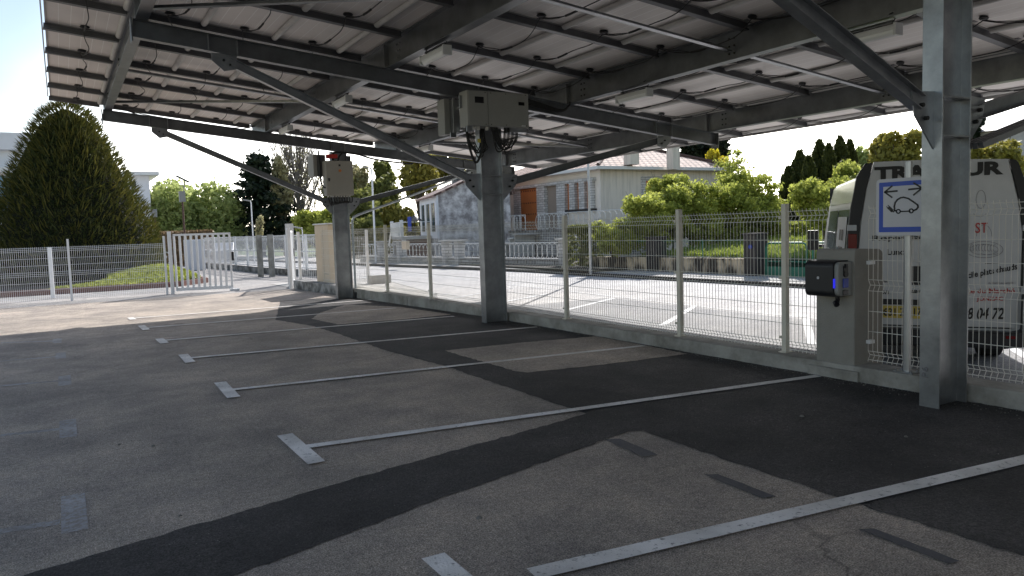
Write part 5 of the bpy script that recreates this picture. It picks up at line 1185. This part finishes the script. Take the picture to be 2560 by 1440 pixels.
# hedges / shrubs
S_=[('shrub','lowest yellow green shrub spilling over the left end of the lawn',1530,600,29,60,46,4200,.085,'leaf_lime'),
('shrub','yellow green spring shrub in front of the streaked house wall',1625,555,30,85,72,9000,.085,'leaf_lime'),
('shrub','tall yellow green shrub behind the third fence post',1720,540,31,80,90,9500,.085,'leaf_lime'),
('shrub','broad yellow green shrub right of the third fence post',1815,545,32,85,85,9000,.085,'leaf_lime'),
('shrub','yellow green shrub left of the fourth fence post with dark base',1905,545,33,68,75,7000,.085,'leaf_lime'),
('shrub','loose yellow green shrub between the charger post and the van',2060,510,26,75,68,6500,.085,'leaf_lime'),
('shrub','thin sprays of young leaves rising against the white sky',1830,425,34,52,50,900,.085,'leaf_lime'),
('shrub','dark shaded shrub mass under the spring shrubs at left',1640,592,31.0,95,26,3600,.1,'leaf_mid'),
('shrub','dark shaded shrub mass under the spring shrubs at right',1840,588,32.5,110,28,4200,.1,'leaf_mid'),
('shrub','yellow green shrub filling the top of the hedge line behind the third fence post',1680,490,32,60,46,4500,.085,'leaf_lime'),
('shrub','yellow green shrub rising left of the cypress clump',1870,480,33,75,48,5200,.085,'leaf_lime'),
('shrub','yellow shrub leaning over the van roof at left',2120,470,27,50,60,3600,.085,'leaf_lime')]
for nm,lb,u,v,dp,ru,rv,n,s,lm in S_:
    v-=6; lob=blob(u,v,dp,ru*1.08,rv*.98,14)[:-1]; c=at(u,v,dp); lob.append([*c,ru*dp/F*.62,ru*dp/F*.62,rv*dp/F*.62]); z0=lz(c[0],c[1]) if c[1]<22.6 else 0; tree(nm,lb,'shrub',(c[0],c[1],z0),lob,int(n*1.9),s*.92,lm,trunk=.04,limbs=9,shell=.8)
def hedge(name,label,p,q,w,z0,z1,n,size,lm):
    a=np.array(p);b=np.array(q);d=(b-a);L_=np.linalg.norm(d);s=np.array([-d[1],d[0]])/L_
    t=rng_.random(n);k=rng_.random(n)*2-1;h=rng_.random(n); f=rng_.random(n)
    k=np.where(f<.5,np.sign(k)*(1-.15*rng_.random(n)),k); h=np.where(f>=.5,1-.12*rng_.random(n)**2,h)
    P=np.stack([a[0]+d[0]*t+s[0]*k*w/2,a[1]+d[1]*t+s[1]*k*w/2,z0+(z1-z0)*h+.05*np.sin(t*40)],1); m=MB(); leaves(m,P,size,.2+.6*rng_.random(n)*(.4+.6*h)); o=thing(name,label,'hedge',(*(a+b)/2,z0)); build('foliage',m,lm,o)  # leaves darker towards the foot, shade put into their tint
    m=MB(); 
    for k in range(int(L_/1.0)+1):
        c=a+d*min(1,(k+.5)/L_); m.cyl((c[0],c[1],z0-.1),(c[0],c[1],z1-.2),.05,6)
    build('stems',m,'bark',o)
c1=at(1870,600,33);c2=at(2040,600,31); hedge('hedge','clipped yellow green hedge on the lawn behind the green gates',c1[:2],c2[:2],1.0,.7,1.4,4500,.08,'leaf_lime')
c1=at(1430,610,30);c2=at(1500,600,31); hedge('hedge','dark ivy hedge with yellow top left of the lawn',c1[:2],c2[:2],1.0,-.1,1.55,3500,.09,'leaf_mid')
c1=at(385,580,50);c2=at(505,580,47); hedge('hedge','brown beech hedge behind the open gate leaf',c1[:2],c2[:2],1.5,-.2,1.95,5200,.16,'leaf_brown')
c1=at(880,600,62);c2=at(990,600,58); hedge('hedge','golden green hedge behind the fence right of the far column',c1[:2],c2[:2],2,-.2,1.9,4500,.2,'leaf_olive')
# cypresses: clipped columns
for i,(u,vt,dp,r) in enumerate([(1972,418,42,20),(2000,378,43,24),(2022,392,41,20),(2048,352,44,24),(2072,362,42,18),(2100,343,43,22),(2124,352,44,22)]):
    c=at(u,560,dp); top=at(u,vt,dp)[2]; rr_=r*dp/F*1.15; n=2600; t=rng_.random(n); a=rng_.random(n)*2*math.pi; pr=np.interp(t,[0,.2,.6,.85,1],[.85,1,.92,.6,.08])*rr_*(1+.12*np.sin(a*3+t*9+i)); zb=.6
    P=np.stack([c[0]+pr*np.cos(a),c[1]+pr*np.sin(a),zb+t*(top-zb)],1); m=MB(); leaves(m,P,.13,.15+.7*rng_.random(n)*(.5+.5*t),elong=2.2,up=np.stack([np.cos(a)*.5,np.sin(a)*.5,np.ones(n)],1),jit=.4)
    n3=900; leaves(m,np.stack([c[0]+.6*pr[:n3]*np.cos(a[:n3]),c[1]+.6*pr[:n3]*np.sin(a[:n3]),zb+t[:n3]*(top-zb)*.96],1),.3,.1*rng_.random(n3),elong=1.5)
    lbs=['leftmost and lowest dark cypress of the clump','second dark cypress from the left of the clump','short dark cypress in front of the clump','tall dark cypress left of the middle of the clump','slim dark cypress in the middle of the clump','tallest dark cypress of the clump','rightmost dark cypress of the clump']
    o=thing('cypress_tree',lbs[i],'tree',(c[0],c[1],.3),group='dark cypresses behind the garden'); build('crown',m,'leaf_cypress',o); m=MB(); m.cyl((c[0],c[1],.2),(c[0],c[1],top*.8),.12,7,r1=.03); build('trunk',m,'bark',o)
# black cedar with layered boughs
c=at(655,600,64); top=at(655,392,64)[2]; o=thing('cedar_tree','black green cedar with ragged layered boughs left of the bare poplar','tree',(c[0],c[1],-.3)); m=MB(); tr=MB(); tr.tube([(c[0],c[1],-.3),(c[0],c[1],top)],.3,8,r1=.05)
for i in range(44):
    t=i/43; z=.8+t*(top-1.0); L_=(3.4*(1-t)**.75+.45)*R.uniform(.7,1.1); a=i*2.4; e=(c[0]+L_*math.cos(a),c[1]+L_*math.sin(a),z+.15-.05*L_); tr.tube([(c[0],c[1],z),e],.05,4,r1=.015)
    n=210; s=rng_.random(n)**.7; P=np.stack([c[0]+(e[0]-c[0])*s,c[1]+(e[1]-c[1])*s,z+(e[2]-z)*s],1)+rng_.normal(size=(n,3))*np.array([.3,.3,.17]); leaves(m,P,.22,rng_.random(n),elong=1.8)
build('crown',m,'leaf_dark',o); build('trunk',tr,'bark',o)
# bare poplar
c=at(752,600,66); top=at(750,318,66)[2]; o=thing('bare_poplar','tall bare branched poplar with fan of fine upright twigs','tree',(c[0],c[1],-.3)); tr=MB(); lfm=MB(); tr.tube([(c[0],c[1],-.3),(c[0],c[1],3),(c[0]-.1,c[1],top*.75)],.22,8,r1=.05)
for i in range(95):
    z=1.5+R.random()*5.2; a=R.uniform(0,6.28); sp=R.uniform(.5,1.9); zt=min(top+1,z+R.uniform(2.5,5.5)); p0=Vector((c[0],c[1],z)); p1=p0+Vector((math.cos(a)*sp*.6,math.sin(a)*sp*.6,(zt-z)*.35)); p2=p0+Vector((math.cos(a)*sp*1.3,math.sin(a)*sp*1.3,zt-z)); tr.tube([p0,p1,p2],.055,4,r1=.02)
    for k in range(12):
        t=R.uniform(.1,1); q=p1+(p2-p1)*t; tr.tube([q,q+Vector((R.uniform(-.5,.5),R.uniform(-.5,.5),R.uniform(.5,1.2)))],.022,3,r1=.012)
    n=14; s=rng_.random((n,1)); P=np.array(p1)+(np.array(p2)-np.array(p1))*s+rng_.normal(size=(n,3))*.25; leaves(lfm,P,.12,rng_.random(n))
build('trunk',tr,'bark_pale',o); build('crown',lfm,'leaf_pale',o)
# distant wood closing the horizon
n=16000; a=rng_.uniform(-1.25,1.75,n); r=rng_.uniform(120,150,n); h=rng_.random(n)**.8*(4.0+1.5*np.sin(a*23)+1.2*np.sin(a*57+1)); P=np.stack([r*np.sin(a),r*np.cos(a),-.5+np.abs(h)],1)
m=MB(); leaves(m,P,1.1,rng_.random(n)); tag(build('far_woodland',m,'leaf_mid'),kind='stuff')
lob=[]
for k in range(26): lob.append([19+6*R.random()+ (k%3)*1.5,-3-1.5*k,3.2+R.uniform(-.5,1.5),2.2,2.2,3.4])
for k in range(30): lob.append([-22+1.6*k,-38+R.uniform(-1,1),3.2+R.uniform(-.5,1.0),2.2,2.2,3.6])
P,rn=crown_pts(lob,26000,.5); m=MB(); leaves(m,P,.5,rn); tag(build('unseen_planting_blocker',m,'leaf_dark'),kind='stuff')  # unseen planting added behind the viewpoint to darken reflections in the steel
# far right roof
q=at(2500,340,60); fr_=thing('distant_building','pale grey roofed building with dormer far behind at the right edge','building',(q[0],q[1],0)); m=MB(); m.box((q[0]-1.5,q[1]-6,-.2),(q[0]+12,q[1]+1,q[2]+.3)); build('wall',m,'concrete_light',fr_)
m=MB(); z=q[2]+.3; m.add([(q[0]-2,q[1]-6.5,z),(q[0]+12,q[1]-6.5,z),(q[0]+12,q[1]+1.5,z),(q[0]-2,q[1]+1.5,z),(q[0]+3,q[1]-2.5,z+2.2),(q[0]+8,q[1]-2.5,z+2.2)],[(0,1,5,4),(1,2,5),(2,3,4,5),(3,0,4),(3,2,1,0)]); build('roof',m,'box_grey',fr_)
m=MB(); m.box((q[0]-1.0,q[1]-6.2,q[2]-.7),(q[0]-.1,q[1]-6.0,q[2]+.1)); build('window',m,'window_dark',fr_)
# parked car seen through the drive fence (white, simple but shaped)
q=at(560,660,52); cr=thing('parked_car','white parked car seen through the mesh along the drive','car',(q[0],q[1],-.2),rz=math.radians(75),local=True)
m=MB(); pf=[(-2.0,.25),(2.0,.25),(2.05,.6),(1.9,.8),(1.1,.9),(.6,1.35),(-1.0,1.42),(-1.7,1.0),(-2.05,.85)]; n=len(pf); m.add([(x,-.8,z) for x,z in pf]+[(x,.8,z) for x,z in pf],[tuple(range(n)),tuple(range(2*n-1,n-1,-1))]+[(i,i+n,(i+1)%n+n,(i+1)%n) for i in range(n)]); build('body',m,'van_white',cr,bevel=.08)
for x in (-1.3,1.3):
    for s in (-1,1): m=MB(); m.cyl((x,s*.68,.12),(x,s*.84,.12),.31,16); build('wheel',m,'rubber',cr)
m=MB(); m.add([(-1.4,-.815,.95),(.7,-.815,.95),(.45,-.815,1.28),(-.95,-.815,1.33)],[(0,1,2,3)]); m.add([(-1.4,.815,.95),(.7,.815,.95),(.45,.815,1.28),(-.95,.815,1.33)],[(3,2,1,0)]); build('side_window',m,'glass_dark',cr)
# ------------------------------------------------------------------ light, sky, camera
sx,sy=1.05,.98; el=math.atan2(1,math.hypot(sx,sy)); az=math.atan2(sx,sy)
w=bpy.data.worlds.new('World'); sc.world=w; w.use_nodes=True; nt=w.node_tree; sk=nt.nodes.new('ShaderNodeTexSky'); sk.sky_type='NISHITA'; sk.sun_disc=False; sk.sun_elevation=el; sk.sun_rotation=az; sk.air_density=1; sk.dust_density=.3; sk.ozone_density=1.5

# thin white cloud veil on the sun's side, clear pale blue to the left
NN=nt.nodes; LL=nt.links; bw=NN.new('ShaderNodeRGBToBW'); LL.new(sk.outputs[0],bw.inputs[0])
tc_=NN.new('ShaderNodeTexCoord'); dt=NN.new('ShaderNodeVectorMath'); dt.operation='DOT_PRODUCT'; LL.new(tc_.outputs['Generated'],dt.inputs[0]); dt.inputs[1].default_value=(.743,.669,-.25)
nz=NN.new('ShaderNodeTexNoise'); nz.inputs['Scale'].default_value=3.2; nz.inputs['Detail'].default_value=6; LL.new(tc_.outputs['Generated'],nz.inputs['Vector'])
ad=NN.new('ShaderNodeMath'); ad.operation='MULTIPLY_ADD'; ad.inputs[1].default_value=.22; LL.new(nz.outputs['Fac'],ad.inputs[0]); LL.new(dt.outputs['Value'],ad.inputs[2])
mr=NN.new('ShaderNodeMapRange'); mr.interpolation_type='SMOOTHSTEP'; mr.inputs['From Min'].default_value=.66; mr.inputs['From Max'].default_value=.86; LL.new(ad.outputs[0],mr.inputs['Value'])
cl_=NN.new('ShaderNodeMixRGB'); cl_.blend_type='MULTIPLY'; cl_.inputs[0].default_value=1; LL.new(sk.outputs[0],cl_.inputs[1]); cl_.inputs[2].default_value=(.64,.55,.48,1)
wh=NN.new('ShaderNodeMixRGB'); wh.inputs[0].default_value=.75; LL.new(sk.outputs[0],wh.inputs[1]); LL.new(bw.outputs[0],wh.inputs[2])
w2=NN.new('ShaderNodeMixRGB'); w2.blend_type='MULTIPLY'; w2.inputs[0].default_value=1; LL.new(wh.outputs[0],w2.inputs[1]); w2.inputs[2].default_value=(1.5,1.4,1.3,1)
mx=NN.new('ShaderNodeMixRGB'); LL.new(mr.outputs[0],mx.inputs[0]); LL.new(cl_.outputs[0],mx.inputs[1]); LL.new(w2.outputs[0],mx.inputs[2]); LL.new(mx.outputs[0],NN['Background'].inputs[0])
nt.nodes['Background'].inputs[1].default_value=.11
sl=bpy.data.lights.new('sun','SUN'); sl.energy=2.0; sl.angle=math.radians(.5); sl.color=(1,.975,.955); so=link(bpy.data.objects.new('sun',sl)); so.location=(30,30,40)
so.rotation_euler=Vector((sx,sy,1)).to_track_quat('Z','Y').to_euler()
cam=bpy.data.cameras.new('camera'); co=link(bpy.data.objects.new('camera',cam)); cam.sensor_width=36; cam.lens=F/2560*36; cam.clip_start=.05; cam.clip_end=2000
mw=Matrix([[*M[0],0],[*M[1],0],[*M[2],1.6],[0,0,0,1]]); co.matrix_world=mw; sc.camera=co
sc.view_settings.view_transform='Standard'; sc.view_settings.look='None'; sc.view_settings.gamma=1; sc.view_settings.exposure=1.74; sc.view_settings.use_curve_mapping=False
